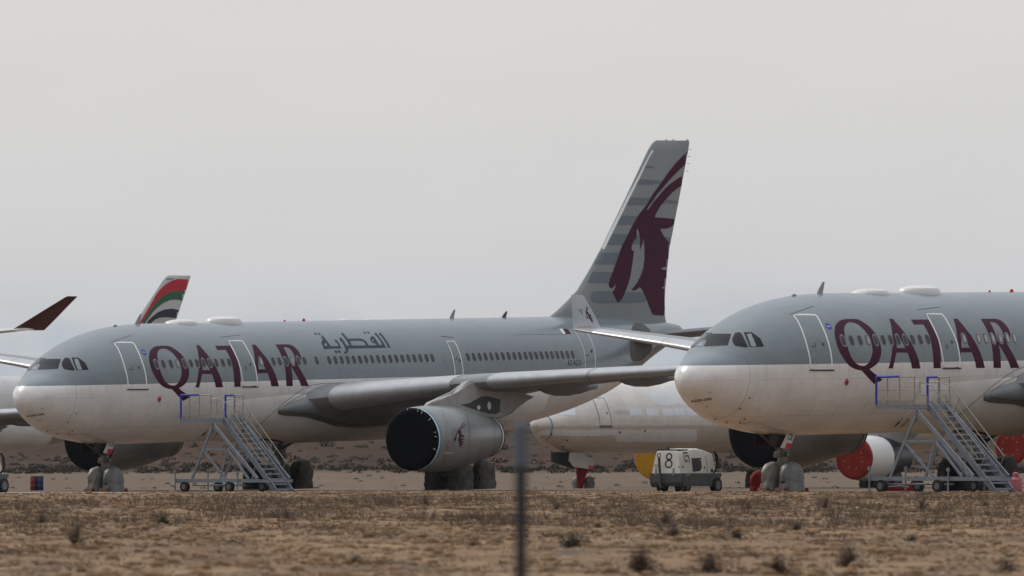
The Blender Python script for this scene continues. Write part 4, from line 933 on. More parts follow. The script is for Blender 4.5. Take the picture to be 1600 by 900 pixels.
# ------------------------------------------------------------------ aircraft in the rows behind
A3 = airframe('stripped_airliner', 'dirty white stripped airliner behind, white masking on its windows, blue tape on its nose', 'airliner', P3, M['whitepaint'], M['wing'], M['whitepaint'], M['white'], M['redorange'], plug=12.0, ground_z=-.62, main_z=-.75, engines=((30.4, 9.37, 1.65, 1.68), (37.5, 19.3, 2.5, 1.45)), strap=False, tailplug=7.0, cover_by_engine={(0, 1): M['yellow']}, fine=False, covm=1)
f3 = A3['fb']; c3 = caster(P3, f3); r3 = A3['root']
for k_, (xe, ye, ze, r_) in {'er0-1': (30.4, -9.37, 1.65, 1.68), 'er01': (30.4, 9.37, 1.65, 1.68), 'er1-1': (37.5, -19.3, 2.5, 1.45)}.items():
    bm = bmesh.new(); rr = []
    for x, q in ((3.3, 1.03), (4.0, .98), (4.8, .90), (5.6, .80), (6.4, .72), (6.9, .68), (7.1, .3)): rr.append([(xe+x, ye+q*r_*(1+.02*math.sin(i*2.7+x*3))*math.cos(2*math.pi*i/40), ze+q*r_*(1+.02*math.sin(i*3.9+x*5))*math.sin(2*math.pi*i/40)) for i in range(40)])
    loft(bm, rr); fin('rear_wrap', bm, M['wrap'], A3[k_])
    bm = bmesh.new()
    for a_ in (30, 70, 110, 150, 200, 250, 300, 345):
        a_ = R(a_); tube(bm, (xe-.09, ye+.5*r_*math.cos(a_), ze+.5*r_*math.sin(a_)), (xe-.04, ye+.5*r_*math.cos(a_), ze+.5*r_*math.sin(a_)), .05, 8)
    fin('plug_fastener', bm, M['rim'], A3[k_])
zs_ = lambda p: Z(840, 560, 5.625, p); zt_ = lambda p: Z(820, 580, 4.5, p)
def dec3(name, polys, m_, eps=.012, grid=2.5):
    try: return fin(name, decal_bm(polys, c3, eps, grid), m_, A3['fus'])
    except Exception as ex: print(name, ex)
def rag(pts, amp=1.0, step=4, seed=1):
    r_ = random.Random(seed); o = []; n = len(pts)
    for i in range(n):
        a, b_ = Vector(pts[i]), Vector(pts[(i+1) % n]); k = max(1, int((b_-a).length/step))
        for j in range(k): q_ = a+(b_-a)*j/k; o.append((q_.x+r_.uniform(-amp, amp)*.5, q_.y+r_.uniform(-amp, amp)))
    return o
for pl in ([(800, 440), (905, 440), (922, 503), (818, 505)], [(942, 440), (1055, 440), (1070, 503), (962, 505)], [(1085, 440), (1185, 440), (1200, 503), (1100, 505)], [(1192, 438), (1292, 437), (1305, 502), (1205, 503)], [(1298, 437), (1400, 436), (1412, 500), (1312, 501)], [(1404, 436), (1500, 435), (1512, 499), (1416, 500)]): dec3('window_masking', [zs_(pl)], M['whitetape'])
for pl in ([(85, 495), (175, 480), (160, 440), (200, 435)],): pass
dec3('window_masking', [zs_([(190, 425), (290, 412), (322, 440), (345, 503), (250, 498), (178, 488)])], M['whitetape'])
dec3('window_masking', [zs_([(80, 492), (175, 440), (188, 428), (172, 486), (110, 500)])], M['whitetape'])
dec3('paint_patch', [rag(zs_([(970, 312), (1010, 290), (1300, 262), (1420, 262), (1420, 420), (1340, 420), (1230, 400), (1120, 420), (1050, 405), (1020, 392)]), .8, 3)], mat('pale_primer_patch', (.78, .78, .80), .45, 0, .1, 1.5), eps=.008)
pm = mat('pale_primer_band', (.74, .72, .71), .45, 0, .12, 1.5)
dec3('paint_band', [rag(zs_([(-6, 640), (130, 625), (720, 628), (1400, 620), (1400, 735), (1060, 735), (690, 735), (678, 672), (500, 685), (110, 675), (0, 682)]), .7, 3, 2)], pm, eps=.006)
for pth, wd in (([(50, 505), (95, 512), (120, 545), (130, 590), (122, 650), (105, 690), (75, 718)], 1.5),): fin('masking_tape', stroke_bm(zs_(pth), wd, c3, .02, 3), M['bluetape'], A3['fus'])
dl = [(478, 350), (580, 348), (605, 400), (630, 465), (645, 530), (650, 590), (548, 590), (545, 540), (530, 470), (505, 405)]
dd = dec3('door', [zs_(dl)], M['whitepaint']); fin('door_outline', stroke_bm(zs_(dl), .7, c3, .018, 3, closed=True), M['sealant'], dd)
fin('door_sill', stroke_bm(zs_([(540, 602), (660, 602)]), 1.8, c3, .03, 3), M['sealant'], dd)
dec3('door_porthole', [curve(zs_([(603, 480), (610, 472), (617, 482), (610, 490)]), 3)], M['ink'], .02)
for x_, y_ in ((720, 648), (942, 637), (260, 718), (222, 772), (122, 665)): dec3('probe_cover', [curve(zs_([(x_-7, y_-6), (x_+6, y_-7), (x_+7, y_+6), (x_-5, y_+7)]), 2)], M['red'], .03)
for k in range(5): dec3('cabin_window', [curve(zs_([(682+26*k, 470), (690+26*k, 455), (700+26*k, 475), (692+26*k, 493)]), 3), curve(zs_([(684+26*k, 470), (690+26*k, 458), (698+26*k, 475), (692+26*k, 490)]), 3)[::-1]], M['rim'])
# its nose gear: red wrapped leg, door panels and grey wheel cover
ng = bpy.data.objects.new('nose_gear', None); COL.objects.link(ng); ng.parent = r3
def b3(px, py, y0): return P3.on_y(px, py, y0)
g3 = b3(908, 766, 0)
bm = bmesh.new()
rr = []
for py, hw in ((731, 12), (738, 12), (745, 9.5), (752, 8), (760, 6.5), (766, 5.5)):
    c_ = b3(906.5+(766-py)*.08, py, 0); w_ = hw/20.4
    rr.append([(c_.x+w_*.75*math.cos(a)*(1+.06*math.sin(5*a+py)), c_.y+w_*.75*math.sin(a), c_.z) for a in [2*math.pi*i/20 for i in range(20)]])
loft(bm, rr); fin('red_leg_wrap', bm, M['red'], ng)
for px, sd_ in ((921, 3), (902, 4)):
    c_ = b3(px, 766.5, -.35 if px > 910 else .5); wheel_cover(ng, (c_.x, c_.y, c_.z), .95, .5, 1.12, M['tarp'] if px > 910 else M['silver'], sd_)
def panel(parent, pose, pxs, y0, m_, name, th=.06):
    a = [pose.on_y(*p, y0) for p in pxs]; bm = bmesh.new(); n = len(a)
    v0 = [bm.verts.new(p) for p in a]; v1 = [bm.verts.new(p+Vector((0, th, 0))) for p in a]
    for i in range(n): bm.faces.new((v0[i], v0[(i+1) % n], v1[(i+1) % n], v1[i]))
    bm.faces.new(v0); bm.faces.new(v1[::-1]); return fin(name, bm, m_, parent, smooth=False)
panel(ng, P3, zt_([(188, 560), (200, 572), (330, 570), (350, 690), (300, 672), (188, 640)]), .4, M['panel'], 'gear_door')
panel(ng, P3, zt_([(318, 572), (400, 575), (485, 622), (488, 650), (460, 690), (345, 672), (312, 630)]), -.55, M['beige'], 'gear_door')
panel(ng, P3, zt_([(455, 662), (488, 665), (480, 690), (458, 690)]), -.62, M['redplate'], 'red_flag')

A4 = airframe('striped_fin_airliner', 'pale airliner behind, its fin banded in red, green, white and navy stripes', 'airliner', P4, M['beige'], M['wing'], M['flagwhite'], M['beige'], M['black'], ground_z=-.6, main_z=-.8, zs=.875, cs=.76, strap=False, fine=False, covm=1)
c4 = caster(P4, A4['finb']); z7 = lambda p: Z(200, 420, 9, p)
for nm, pl, m_ in (('red', [(845, 150), (815, 318), (700, 305), (600, 325), (510, 370), (430, 430), (370, 500), (300, 600), (240, 690), (215, 745), (160, 790), (150, 780), (200, 700), (260, 600), (330, 480), (390, 370), (450, 290), (530, 215), (610, 170), (700, 140)], 'flagred'),
                   ('green', [(815, 318), (785, 455), (680, 432), (590, 440), (500, 480), (420, 540), (350, 610), (290, 690), (240, 765), (190, 800), (215, 745), (240, 690), (300, 600), (370, 500), (430, 430), (510, 370), (600, 325), (700, 305)], 'green'),
                   ('navy', [(757, 602), (745, 700), (650, 690), (520, 680), (440, 690), (380, 715), (340, 750), (300, 790), (250, 790), (290, 720), (350, 665), (420, 610), (520, 570), (620, 560), (700, 575)], 'navy')):
    try: fin('fin_stripe', decal_bm([z7(pl)], c4, .012, 3), M[m_], A4['fin'])
    except Exception as ex: print('stripe', nm, ex)
try:
    fin('fin_stripe', decal_bm([z7([(540, 135), (640, 132), (640, 150), (540, 155)])], c4, .012, 3), M['bluetape'], A4['fin'])
    fin('fin_stripe', decal_bm([z7([(330, 790), (400, 720), (470, 690), (540, 685), (600, 700), (640, 740), (600, 800)])], c4, .01, 3), M['beige'], A4['fin'])
except Exception as ex: print(ex)
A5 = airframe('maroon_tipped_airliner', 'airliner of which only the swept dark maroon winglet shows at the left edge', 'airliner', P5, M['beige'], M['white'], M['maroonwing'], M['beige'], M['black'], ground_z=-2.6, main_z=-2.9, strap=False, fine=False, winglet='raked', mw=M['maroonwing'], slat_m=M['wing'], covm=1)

# ------------------------------------------------------------------ boarding steps (u along the flight, w across, z up)
def make_steps(loc, rz, label, open_gate=0):
    root = empty('maintenance_steps', loc, rz, label, 'access steps', 'wheeled steel steps beside the two airliners')
    Lp, W, H = 1.96, 2.2, 3.32; w0, w1 = .85, 1.95; run = 3.3
    bm = bmesh.new()                                         # base frame
    for w_ in (0, W): bar(bm, (-.25, w_, .52), (Lp+3.1, w_, .52), .09, .16)
    for u in (-.2, 1.6, 3.5, Lp+3.05): bar(bm, (u, 0, .5), (u, W, .5), .08, .12)
    for w_ in (0, W):
        tube(bm, (-.22, w_-.08, .02), (-.22, w_-.08, 1.0), .035, 8); tube(bm, (-.22, w_-.08, .85), (-.22, w_-.08, .98), .07, 8); tube(bm, (-.22, w_-.08, .0), (-.22, w_-.08, .05), .10, 10)
        tube(bm, (3.75, w_-.08, .02), (3.75, w_-.08, .95), .035, 8); tube(bm, (3.75, w_-.08, .8), (3.75, w_-.08, .93), .07, 8)
    tube(bm, (.4, .4, .3), (2.4, 1.9, .3), .03, 6); tube(bm, (.4, 1.8, .32), (3.0, .5, .32), .03, 6)
    fin('base_frame', bm, M['steps'], root)
    bm = bmesh.new()                                         # legs and braces
    for w_ in (0.03, W-.03):
        bar(bm, (.75, w_, .6), (Lp+.18, w_, H-.12), .07, .11); bar(bm, (1.45, w_, 1.95), (2.9, w_, .6), .06, .10)
        bar(bm, (1.5, w_, 1.98), (3.0, w_, 1.98), .06, .08); bar(bm, (3.0, w_, 1.98), (Lp+2.4, w_, .6), .06, .09)
        bar(bm, (3.0, w_, 1.98), (2.55, w_, .6), .05, .07)
        bar(bm, (Lp+.1, w_, H-.15), (Lp+run-.35, w_, .62), .07, .14)
    bar(bm, (1.5, 0, 1.98), (1.5, W, 1.98), .06, .08); bar(bm, (3.0, 0, 1.98), (3.0, W, 1.98), .06, .08)
    fin('support_leg', bm, M['steps'], root)
    bm = bmesh.new()
    bar(bm, (0, .04, H), (Lp+.1, .04, H), .06, .17); bar(bm, (0, W-.04, H), (Lp+.1, W-.04, H), .06, .17); bar(bm, (.04, 0, H), (.04, W, H), .06, .16); bar(bm, (Lp+.05, 0, H), (Lp+.05, W, H), .06, .16)
    box(bm, (Lp/2, W/2, H+.06), (Lp-.1, W-.1, .03)); fin('platform', bm, M['steps'], root)
    def post(bm_, u, w_, z0, z1): tube(bm_, (u, w_, z0), (u, w_, z1), .024, 7)
    zt = H+.09; zh = H+1.16
    bm = bmesh.new()
    for u in (.6, 1.22, Lp): post(bm, u, .03, zt, zh)
    tube(bm, (.62, .03, zh), (Lp, .03, zh), .026, 7); tube(bm, (.05, .03, zt+.55), (Lp, .03, zt+.55), .014, 6); bar(bm, (0, .03, zt+.07), (Lp, .03, zt+.07), .01, .14)
    for u in (1.4, 1.46, Lp): post(bm, u, W-.03, zt, zh)
    tube(bm, (1.36, W-.03, zh), (Lp, W-.03, zh), .026, 7); tube(bm, (.9, W-.03, zt+.55), (Lp, W-.03, zt+.55), .014, 6); bar(bm, (.9, W-.03, zt+.07), (Lp, W-.03, zt+.07), .01, .14)
    fin('guard_rail', bm, M['rail'], root)
    bm = bmesh.new()
    tube(bm, (.04, .03, zt-.02), (.04, .03, zh), .045, 8); tube(bm, (.04, .03, zh), (1.2, .03, zh+.01), .048, 8)
    fin('blue_padding', bm, M['blue'], root); bm = bmesh.new()
    tube(bm, (.85, W-.03, zt-.02), (.85, W-.03, zh), .048, 8); tube(bm, (.85, W-.03, zh), (1.36, W-.03, zh), .045, 8)
    fin('blue_padding', bm, M['blue'], root)
    # flight
    n = 14; s0 = Lp+.08; s1 = Lp+run
    bm = bmesh.new()
    for w_ in (w0, w1):
        bar(bm, (s0-.1, w_, H+.05), (s1, w_, .08), .05, .24); bar(bm, (s1-.02, w_, .08), (s1+.22, w_, .04), .05, .12)
    fin('stringer', bm, M['steps'], root)
    bm = bmesh.new()
    for k in range(n):
        t_ = (k+.6)/n; u = s0+(s1-s0)*t_; z = H-(H-.05)*t_; box(bm, (u, (w0+w1)/2, z), (.26, w1-w0-.06, .035), bev=.006); box(bm, (u+.125, (w0+w1)/2, z-.02), (.02, w1-w0-.06, .06))
    fin('tread', bm, M['steps'], root)
    bm = bmesh.new(); sl = (H-.05)/(s1-s0)
    for w_ in (w0-.03, w1+.03):
        def pt(u, dz): return (u, w_, H-(u-s0)*sl+dz)
        tube(bm, (s0-.45, w_, zh-.18), pt(s0+.15, .95), .022, 7); tube(bm, (s0-.45, w_, zh-.18), (s0-.45, w_, zt+.35), .022, 7); tube(bm, (s0-.45, w_, zt+.35), (s0-.1, w_, zt+.35), .022, 7); tube(bm, (s0-.1, w_, zt+.35), (s0-.1, w_, zt), .022, 7)
        tube(bm, pt(s0+.15, .95), pt(s1-.4, .95), .022, 7); tube(bm, pt(s0+.15, .5), pt(s1-.75, .5), .02, 7)
        for u in (s0+.6, s0+1.4, s0+2.2, s1-.4): tube(bm, pt(u, .95), pt(u-.28, .1), .018, 6)
        tube(bm, (s0-.45, w_, zh-.18), (s0-.9, w_, zh-.18), .022, 7)
    fin('handrail', bm, M['rail'], root)
    for u in (.35, 3.2):
        for w_ in (-.02, W+.02):
            bm = bmesh.new(); tube(bm, (u, w_-.09, .24), (u, w_+.09, .24), .24, 20); tube(bm, (u, w_-.1, .24), (u, w_+.1, .24), .13, 14, mi=1)
            wh = fin('caster_wheel', bm, [M['tire'], M['hub']], root)
    return root
def unproj(px, py_ground, Zd): return Vector(((px-800)*Zd/F, Zd, 0))
STRZ = R(-42)
def steps_at(px, Zd, label):
    x = (px-800)*Zd/F; z = min(gz(x+1.5, Zd), gz(x+1, Zd-2))
    return make_steps((x, Zd, z+.01), STRZ, label)
st1 = steps_at(281, 474, 'blue-grey wheeled steel steps with blue wrapped rail ends, beside the left airliner')
st2 = copy_tree(st1); x2 = (1368-800)*398/F; st2.location = (x2, 398.5, gz(x2+2, 397)+.03); st2.rotation_euler = (0, 0, STRZ)
st2['label'] = 'blue-grey wheeled steel steps with blue wrapped rail ends, beside the right airliner'

# ------------------------------------------------------------------ ground power trailer
def make_gpu(loc, rz, label, number):
    root = empty('ground_power_trailer', loc, rz, label, 'ground power unit', 'white hooded ground power trailers')
    W, Lg = 1.5, 3.05; zb_ = .78
    bm = bmesh.new(); prism(bm, [(-.12, zb_-.32), (-.02, zb_-.5), (Lg-.25, zb_-.5), (Lg+.15, zb_), (Lg+.15, zb_+.06), (-.12, zb_+.06)], 'x', -.06, W+.06)
    bmesh.ops.bevel(bm, geom=bm.edges[:], offset=.02, segments=2, affect='EDGES'); fin('chassis', bm, M['chassis'], root, smooth=False)
    # hood: front block and rear rounded block (y runs back from the numbered end)
    bm = bmesh.new()
    secs = [(0.0, .10, .02, 1.0), (.14, .02, .06, 1.03), (.7, 0, .04, 1.05), (.9, 0, .0, 1.1), (1.6, 0, .0, 1.12), (2.2, .01, .0, 1.04), (2.55, .03, .0, .98), (2.75, .07, .0, .95), (2.92, .15, .0, .8), (2.98, .3, 0, .5)]
    rr = []
    for y, ins, _, h in secs:
        zt = zb_+h; r = []
        base_in = .02+ins*.3
        prof = [(base_in, zb_+.06), (ins+.03, zb_+h*.55), (ins+.09, zt-.16), (ins+.16, zt-.04), (ins+.28, zt), (W-ins-.28, zt), (W-ins-.16, zt-.04), (W-ins-.09, zt-.16), (W-ins-.03, zb_+h*.55), (W-base_in, zb_+.06)]
        for x, z in prof: r.append((x, y-(.10*(1-(z-zb_)/h) if y < .1 else 0), z))
        rr.append(r)
    loft(bm, rr); bmesh.ops.recalc_face_normals(bm, faces=bm.faces); hb = BVHTree.FromBMesh(bm); hood = fin('hood', bm, M['cream'], root)
    def face_end(u, z):
        h_ = hb.ray_cast(Vector((u, -5, z)), Vector((0, 1, 0))); return (h_[0], Vector((0, -1, 0))) if h_[0] else None
    def face_side(y, z):
        h_ = hb.ray_cast(Vector((W+5, y, z)), Vector((-1, 0, 0))); return (h_[0], Vector((1, 0, 0))) if h_[0] else None
    if number:
        def ringp(cx, cz, rx, rz_, wd): 
            o = [(cx+rx*math.cos(t_), cz+rz_*math.sin(t_)) for t_ in [2*math.pi*i/28 for i in range(28)]]
            i_ = [(cx+(rx-wd)*math.cos(t_), cz+(rz_-wd)*math.sin(t_)) for t_ in [2*math.pi*i/28 for i in range(28)]]; return [o, i_[::-1]]
        bm = bmesh.new(); decal_bm(ringp(.86, zb_+.77, .16, .155, .062), face_end, .008, .1, bm_out=bm); decal_bm(ringp(.86, zb_+.46, .19, .185, .062), face_end, .009, .1, bm_out=bm); fin('fleet_number', bm, M['ink'], hood)
    bm = bmesh.new()
    for pth in ([(.30, .42), (.18, .42), (.18, .34), (.32, .32), (.32, .40)],): 
        for q_ in stroke([(a, zb_+b_) for a, b_ in pth], .03): decal_bm([q_], face_end, .008, .2, bm_out=bm)
    fin('maker_mark', bm, M['navy'], hood)
    bm = bmesh.new()
    for pth in ([(.62, .93), (.28, .93), (.28, .62), (.42, .55), (.48, .66)], [(.38, .80), (.62, .80), (.62, .52)]):
        for q_ in stroke([(a, zb_+b_) for a, b_ in pth], .075): decal_bm([q_], face_side, .008, .2, bm_out=bm)
    fin('maker_mark', bm, M['ink'], hood)
    fin('service_hatch', decal_bm([[(.8, zb_+.70), (1.62, zb_+.72), (1.62, zb_+.30), (1.5, zb_+.16), (.9, zb_+.12)]], face_side, .01, .3), M['ink'], hood)
    bm = bmesh.new()
    for pth in ([(1.95, .98), (2.08, .6), (2.12, .1)],):
        for q_ in stroke([(a, zb_+b_) for a, b_ in pth], .025): decal_bm([q_], face_side, .008, .3, bm_out=bm)
    for a, b_, s_ in ((1.85, .3, .05), (.12, .34, .035), (2.5, .12, .12)): decal_bm([[(a-s_, zb_+b_-s_), (a+s_, zb_+b_-s_), (a+s_, zb_+b_+s_), (a-s_, zb_+b_+s_)]], face_side, .012, .3, bm_out=bm)
    for a in (.10, 1.38): decal_bm([[(a-.03, zb_+.3), (a+.03, zb_+.3), (a+.03, zb_+.38), (a-.03, zb_+.38)]], face_end, .012, .3, bm_out=bm)
    fin('latch', bm, M['ink'], hood)
    bm = bmesh.new(); box(bm, (W/2, .48, zb_+1.06), (1.05, .8, .05)); box(bm, (W/2, .1, zb_+1.13), (.05, .05, .12)); fin('air_grille', bm, M['ink'], hood)
    bm = bmesh.new(); pts_ = [(W+.02, 2.55, zb_+1.0), (W+.10, 2.72, zb_+.8), (W+.10, 2.75, zb_+.4), (W+.02, 2.6, zb_+.08)]
    for a, b_ in zip(pts_[:-1], pts_[1:]): tube(bm, a, b_, .045, 8)
    tube(bm, (W-.1, 2.85, zb_+1.0), (W+.02, 2.9, zb_+.3), .04, 8); fin('power_cable', bm, M['tire'], root)
    bm = bmesh.new(); tube(bm, (.55, -.22, .25), (.52, -.3, 1.52), .06, 10)
    tube(bm, (.55, -.22, .25), (.55, .3, .35), .07, 8)
    ring_n = 14
    for i in range(ring_n):
        a = 2*math.pi*i/ring_n; b_ = 2*math.pi*(i+1)/ring_n; tube(bm, (.52+.085*math.cos(a), -.3, 1.60+.085*math.sin(a)), (.52+.085*math.cos(b_), -.3, 1.60+.085*math.sin(b_)), .022, 6)
    fin('tow_bar', bm, M['chassis'], root)
    bm = bmesh.new()
    for x in (.25, 1.12): box(bm, (x, -.1, zb_+.12), (.08, .05, .3), bev=.01)
    fin('bracket', bm, M['rim'], root)
    for k, (x, y) in enumerate(((.3, .35), (W-.3, .35), (-.02, 2.75), (W+.02, 2.75))):
        bm = bmesh.new(); tube(bm, (x-.11, y, .33), (x+.11, y, .33), .33, 24, mi=0); tube(bm, (x-.12, y, .33), (x+.12, y, .33), .19, 16, mi=1); fin('wheel', bm, [M['tire'], M['hub']], root)
    bm = bmesh.new(); tube(bm, (0, .35, .33), (W, .35, .33), .05, 8); tube(bm, (0, 2.75, .33), (W, 2.75, .33), .05, 8); box(bm, (.2, .2, .4), (.4, .5, .3), bev=.03); fin('axle', bm, M['dark'], root)
    bm = bmesh.new()
    for i in range(5): box(bm, (W+.063, .16+.09*i, zb_), (.006, .05, .07), mi=i % 2)
    fin('hazard_strip', bm, [M['redplate'], M['white']], root)
    return root
gx = (1019-800)*436/F
make_gpu((gx, 436, gz(gx+1, 436)), R(-32), 'white hooded power trailer marked 8, parked in front of the stripped white airliner', True)
gx = (-95-800)*455/F
g2 = make_gpu((gx, 455, gz(gx+2, 455)), R(-32), 'white hooded trailer mostly cut off by the left edge of the frame', False)

# ------------------------------------------------------------------ smaller things on the apron
def drum(px, Zd, m_, label, r_=.17, h_=.72):
    bm = bmesh.new(); rr = []
    for z, q_ in ((0, .96), (.03, 1), (.3, 1), (.32, 1.05), (.34, 1), (.63, 1), (.65, 1.05), (.67, 1), (.97, 1), (1, .94)): rr.append([(r_*q_*math.cos(2*math.pi*i/20), r_*q_*math.sin(2*math.pi*i/20), h_*z) for i in range(20)])
    loft(bm, rr); o = fin('drum', bm, m_); x = (px-800)*Zd/F; o.location = (x, Zd, gz(x, Zd)); tag(o, label, 'drum'); return o
drum(52.5, 500, M['drum1'], 'dull red drum standing on the apron at far left'); drum(62.5, 500, M['drum2'], 'dull blue drum beside the dull red drum at far left')
for rt, pose, nm in ((root1, P1, 'left'), (root2, P2, 'right')):
    for dx, dy in ((-.75, -.42), (.78, -.42), (-.75, .42)):
        p = pose.M @ Vector((6.67+dx, dy, -.14)); k = gz(p.x, p.y)
        chock((p.x, p.y, k), pose.rz, M['orange'] if dx < 0 else M['red'], ('orange' if dx < 0 else 'dark red')+' chock at the '+('back' if dx > 0 else 'front')+' of the '+('near' if dy < 0 else 'far')+' nose wheel of the '+nm+' airliner', 'rubber chocks at the nose wheels')
# dark red cover heap behind the right nose wheels, pink bottle-shaped extinguisher cover, small red kit under the steps
p = unproj(1186, 0, 411); o = wheel_cover(None, (0, 0, 0), .7, .6, .86, M['red'], 12, 'red_cover'); o.location = (p.x, 411, gz(p.x, 411)); tag(o, 'dark red canvas cover slumped beside the silver covered nose wheels of the right airliner', 'cover')
p = unproj(1587, 0, 402); root = empty('extinguisher', (p.x, 402, gz(p.x, 402)), 0, 'faded pink bottle shaped extinguisher at the foot of the right hand steps', 'fire extinguisher')
bm = bmesh.new(); rr = []
for z, q_ in ((0, .24), (.05, .26), (.35, .25), (.5, .235), (.56, .15), (.6, .11), (.7, .13), (.76, .11), (.79, .03)): rr.append([(q_*math.cos(2*math.pi*i/18)*(1+.04*math.sin(i*2.3)), q_*math.sin(2*math.pi*i/18), z) for i in range(18)])
loft(bm, rr); fin('bottle', bm, M['pink'], root); bm = bmesh.new(); box(bm, (.14, -.1, .5), (.16, .08, .14), bev=.02); tube(bm, (.05, -.12, .72), (.2, -.14, .45), .02, 6); fin('valve', bm, M['pink'], root)
p = unproj(1412, 0, 404); root = empty('tow_head', (p.x, 404, gz(p.x, 404)), R(8), 'low red tow head lying under the right steps behind their base frame', 'tow head')
bm = bmesh.new(); box(bm, (0, 0, .12), (1.5, .5, .16), bev=.03); prism(bm, [(.2, .2), (.75, .2), (.55, .62), (.42, .62)], 'y', -.05, .05); fin('frame', bm, M['red'], root)
bm = bmesh.new(); tube(bm, (-.6, 0, .2), (1.6, .1, .38), .03, 6); fin('bar', bm, M['strut'], root)
for px, py, w_, h_ in ((1387/1, 811, .28, .1),): pass
for px, Zd, s_, lb in ((1343, 262, .09, 'white scrap of litter in the dry grass, farther of the two'), (1312, 240, .10, 'white scrap of litter on the bare soil, nearer of the two')):
    bm = bmesh.new(); bmesh.ops.create_icosphere(bm, subdivisions=2, radius=s_)
    for v in bm.verts: v.co = Vector((v.co.x*1.3, v.co.y, v.co.z*.6))*(1+.35*(random.random()-.5))
    o = fin('litter', bm, M['litter'], None, smooth=False); x = (px-800)*Zd/F; o.location = (x, Zd, gz(x, Zd)+.03); tag(o, lb, 'litter')

# ------------------------------------------------------------------ near fence post (far out of focus)
Zp = 45.0; xp = (814-800)*Zp/F; root = empty('fence_post', (xp, Zp, gz(xp, Zp)), 0, 'thin blurred blue-grey metal fence post standing close to the camera', 'fence post')
hp = CH+(HY-658)/F*Zp-gz(xp, Zp)
bm = bmesh.new(); tube(bm, (0, 0, -.2), (0, 0, hp-.03), .026, 16); fin('post', bm, M['fence'], root)
bm = bmesh.new(); tube(bm, (0.0, 0, hp-.2), (0.0, 0, hp-.01), .034, 16); tube(bm, (0, 0, hp-.01), (0, 0, hp), .034, 16, r2=.018); fin('post_cap', bm, M['fencetop'], root)

# ------------------------------------------------------------------ vegetation
M['straw'] = mat('dry_straw', (.32, .21, .11), .9, 0, .55, .8, spec=.08)
M['clod'] = mat('soil_clod', (.30, .195, .115), .95, 0, .6, 1.1, spec=.08)
M['straw2'] = mat('grey_dead_twigs', (.15, .108, .076), .9, 0, .4, 9)
M['sage'] = mat('dull_green_leaves', (.045, .05, .028), .9, 0, .4, 7)
M['scrubm'] = mat('dark_scrub_leaves', (.055, .052, .042), .9, 0, .5, .6, spec=.08)
M['stone'] = mat('pale_gravel', (.46, .36, .27), .9, 0, .5, 3, spec=.08)
def tuft_geo(rng, cx, cy, cz, h, spread, n, wd, V, Fc, bend=.5):
    for _ in range(n):
        a = rng.uniform(0, 6.283); r0 = spread*.35*math.sqrt(rng.random()); bx, by = cx+r0*math.cos(a), cy+r0*math.sin(a)
        a2 = a+rng.uniform(-.8, .8); l = h*rng.uniform(.45, 1.05); o = spread*rng.uniform(.2, 1)*bend*2
        w_ = wd*rng.uniform(.6, 1.3); px_, py_ = -math.sin(a2+1.3)*w_, math.cos(a2+1.3)*w_
        i = len(V)
        V += [(bx-px_, by-py_, cz), (bx+px_, by+py_, cz), (bx+o*.45*math.cos(a2)+px_*.7, by+o*.45*math.sin(a2)+py_*.7, cz+l*.65), (bx+o*.45*math.cos(a2)-px_*.7, by+o*.45*math.sin(a2)-py_*.7, cz+l*.65), (bx+o*math.cos(a2), by+o*math.sin(a2), cz+l)]
        Fc += [(i, i+1, i+2, i+3), (i+3, i+2, i+4)]
def raw(name, V, Fc, m_, parent=None):
    me = bpy.data.meshes.new(name); me.from_pydata(V, [], Fc); return link(name, me, m_, parent, smooth=False)
rng = random.Random(11)
V, Fc = [], []; V2, F2 = [], []
for k in range(620):
    y0 = 108+(392-108)*rng.random()**.85; x0 = rng.uniform(-1, 1)*(y0*.054+2)
    if float(vnoise(np.array(x0/7), np.array(y0/30), 21)) < .42 and rng.random() < .75: continue
    rx, ry = rng.uniform(.3, 1.3), rng.uniform(.8, 4); grey = rng.random() < .6; hm = rng.uniform(.03, .10)
    for q in range(rng.randint(6, 26)):
        x = x0+rng.gauss(0, rx*.5); y = min(392, max(104, y0+rng.gauss(0, ry*.5))); h = hm*rng.uniform(.5, 1.3); z = gz(x, y)-.01
        tuft_geo(rng, x, y, z, h, h*1.5, 14, .004+.00002*y, V2 if grey else V, F2 if grey else Fc)
for k in range(17000):
    y = 106+(394-106)*rng.random()**.75; x = rng.uniform(-1, 1)*(y*.054+1.5); n_ = float(vnoise(np.array(x/3), np.array(y/14), 41))
    if n_ < .3 and rng.random() < .6: continue
    h = rng.uniform(.02, .055)*(.7+n_); g_ = rng.random() < .25+.4*(n_ > .7)
    tuft_geo(rng, x, y, gz(x, y)-.01, h, h*2.2, 7, .008+.00003*y, V2 if g_ else V, F2 if g_ else Fc, bend=.7)
V3, F3 = [], []
for k in range(15000):
    y = 106+(400-106)*rng.random()**.7; x = rng.uniform(-1, 1)*(y*.054+1.5); z = gz(x, y); s_ = rng.uniform(.03, .15)*(.6 if rng.random() < .6 else 1); i = len(V3); a = rng.uniform(0, 6.28); hh = s_*rng.uniform(.35, .8)
    for q_, zz_q, m_ in ((1, -.02, 6), (.72, .6, 6)):
        V3 += [(x+s_*q_*rng.uniform(.8, 1.2)*math.cos(a+t_*1.047), y+s_*q_*rng.uniform(.8, 1.2)*math.sin(a+t_*1.047), z+(hh*zz_q*rng.uniform(.8, 1.2) if zz_q > 0 else -.02)) for t_ in range(6)]
    V3.append((x, y, z+hh)); F3 += [(i+t_, i+(t_+1) % 6, i+6+(t_+1) % 6, i+6+t_) for t_ in range(6)]+[(i+6+t_, i+6+(t_+1) % 6, i+12) for t_ in range(6)]
tag(raw('soil_clods', V3, F3, M['clod']), 'small brown clods and stones strewn over the foreground soil', 'clods', kind='stuff')
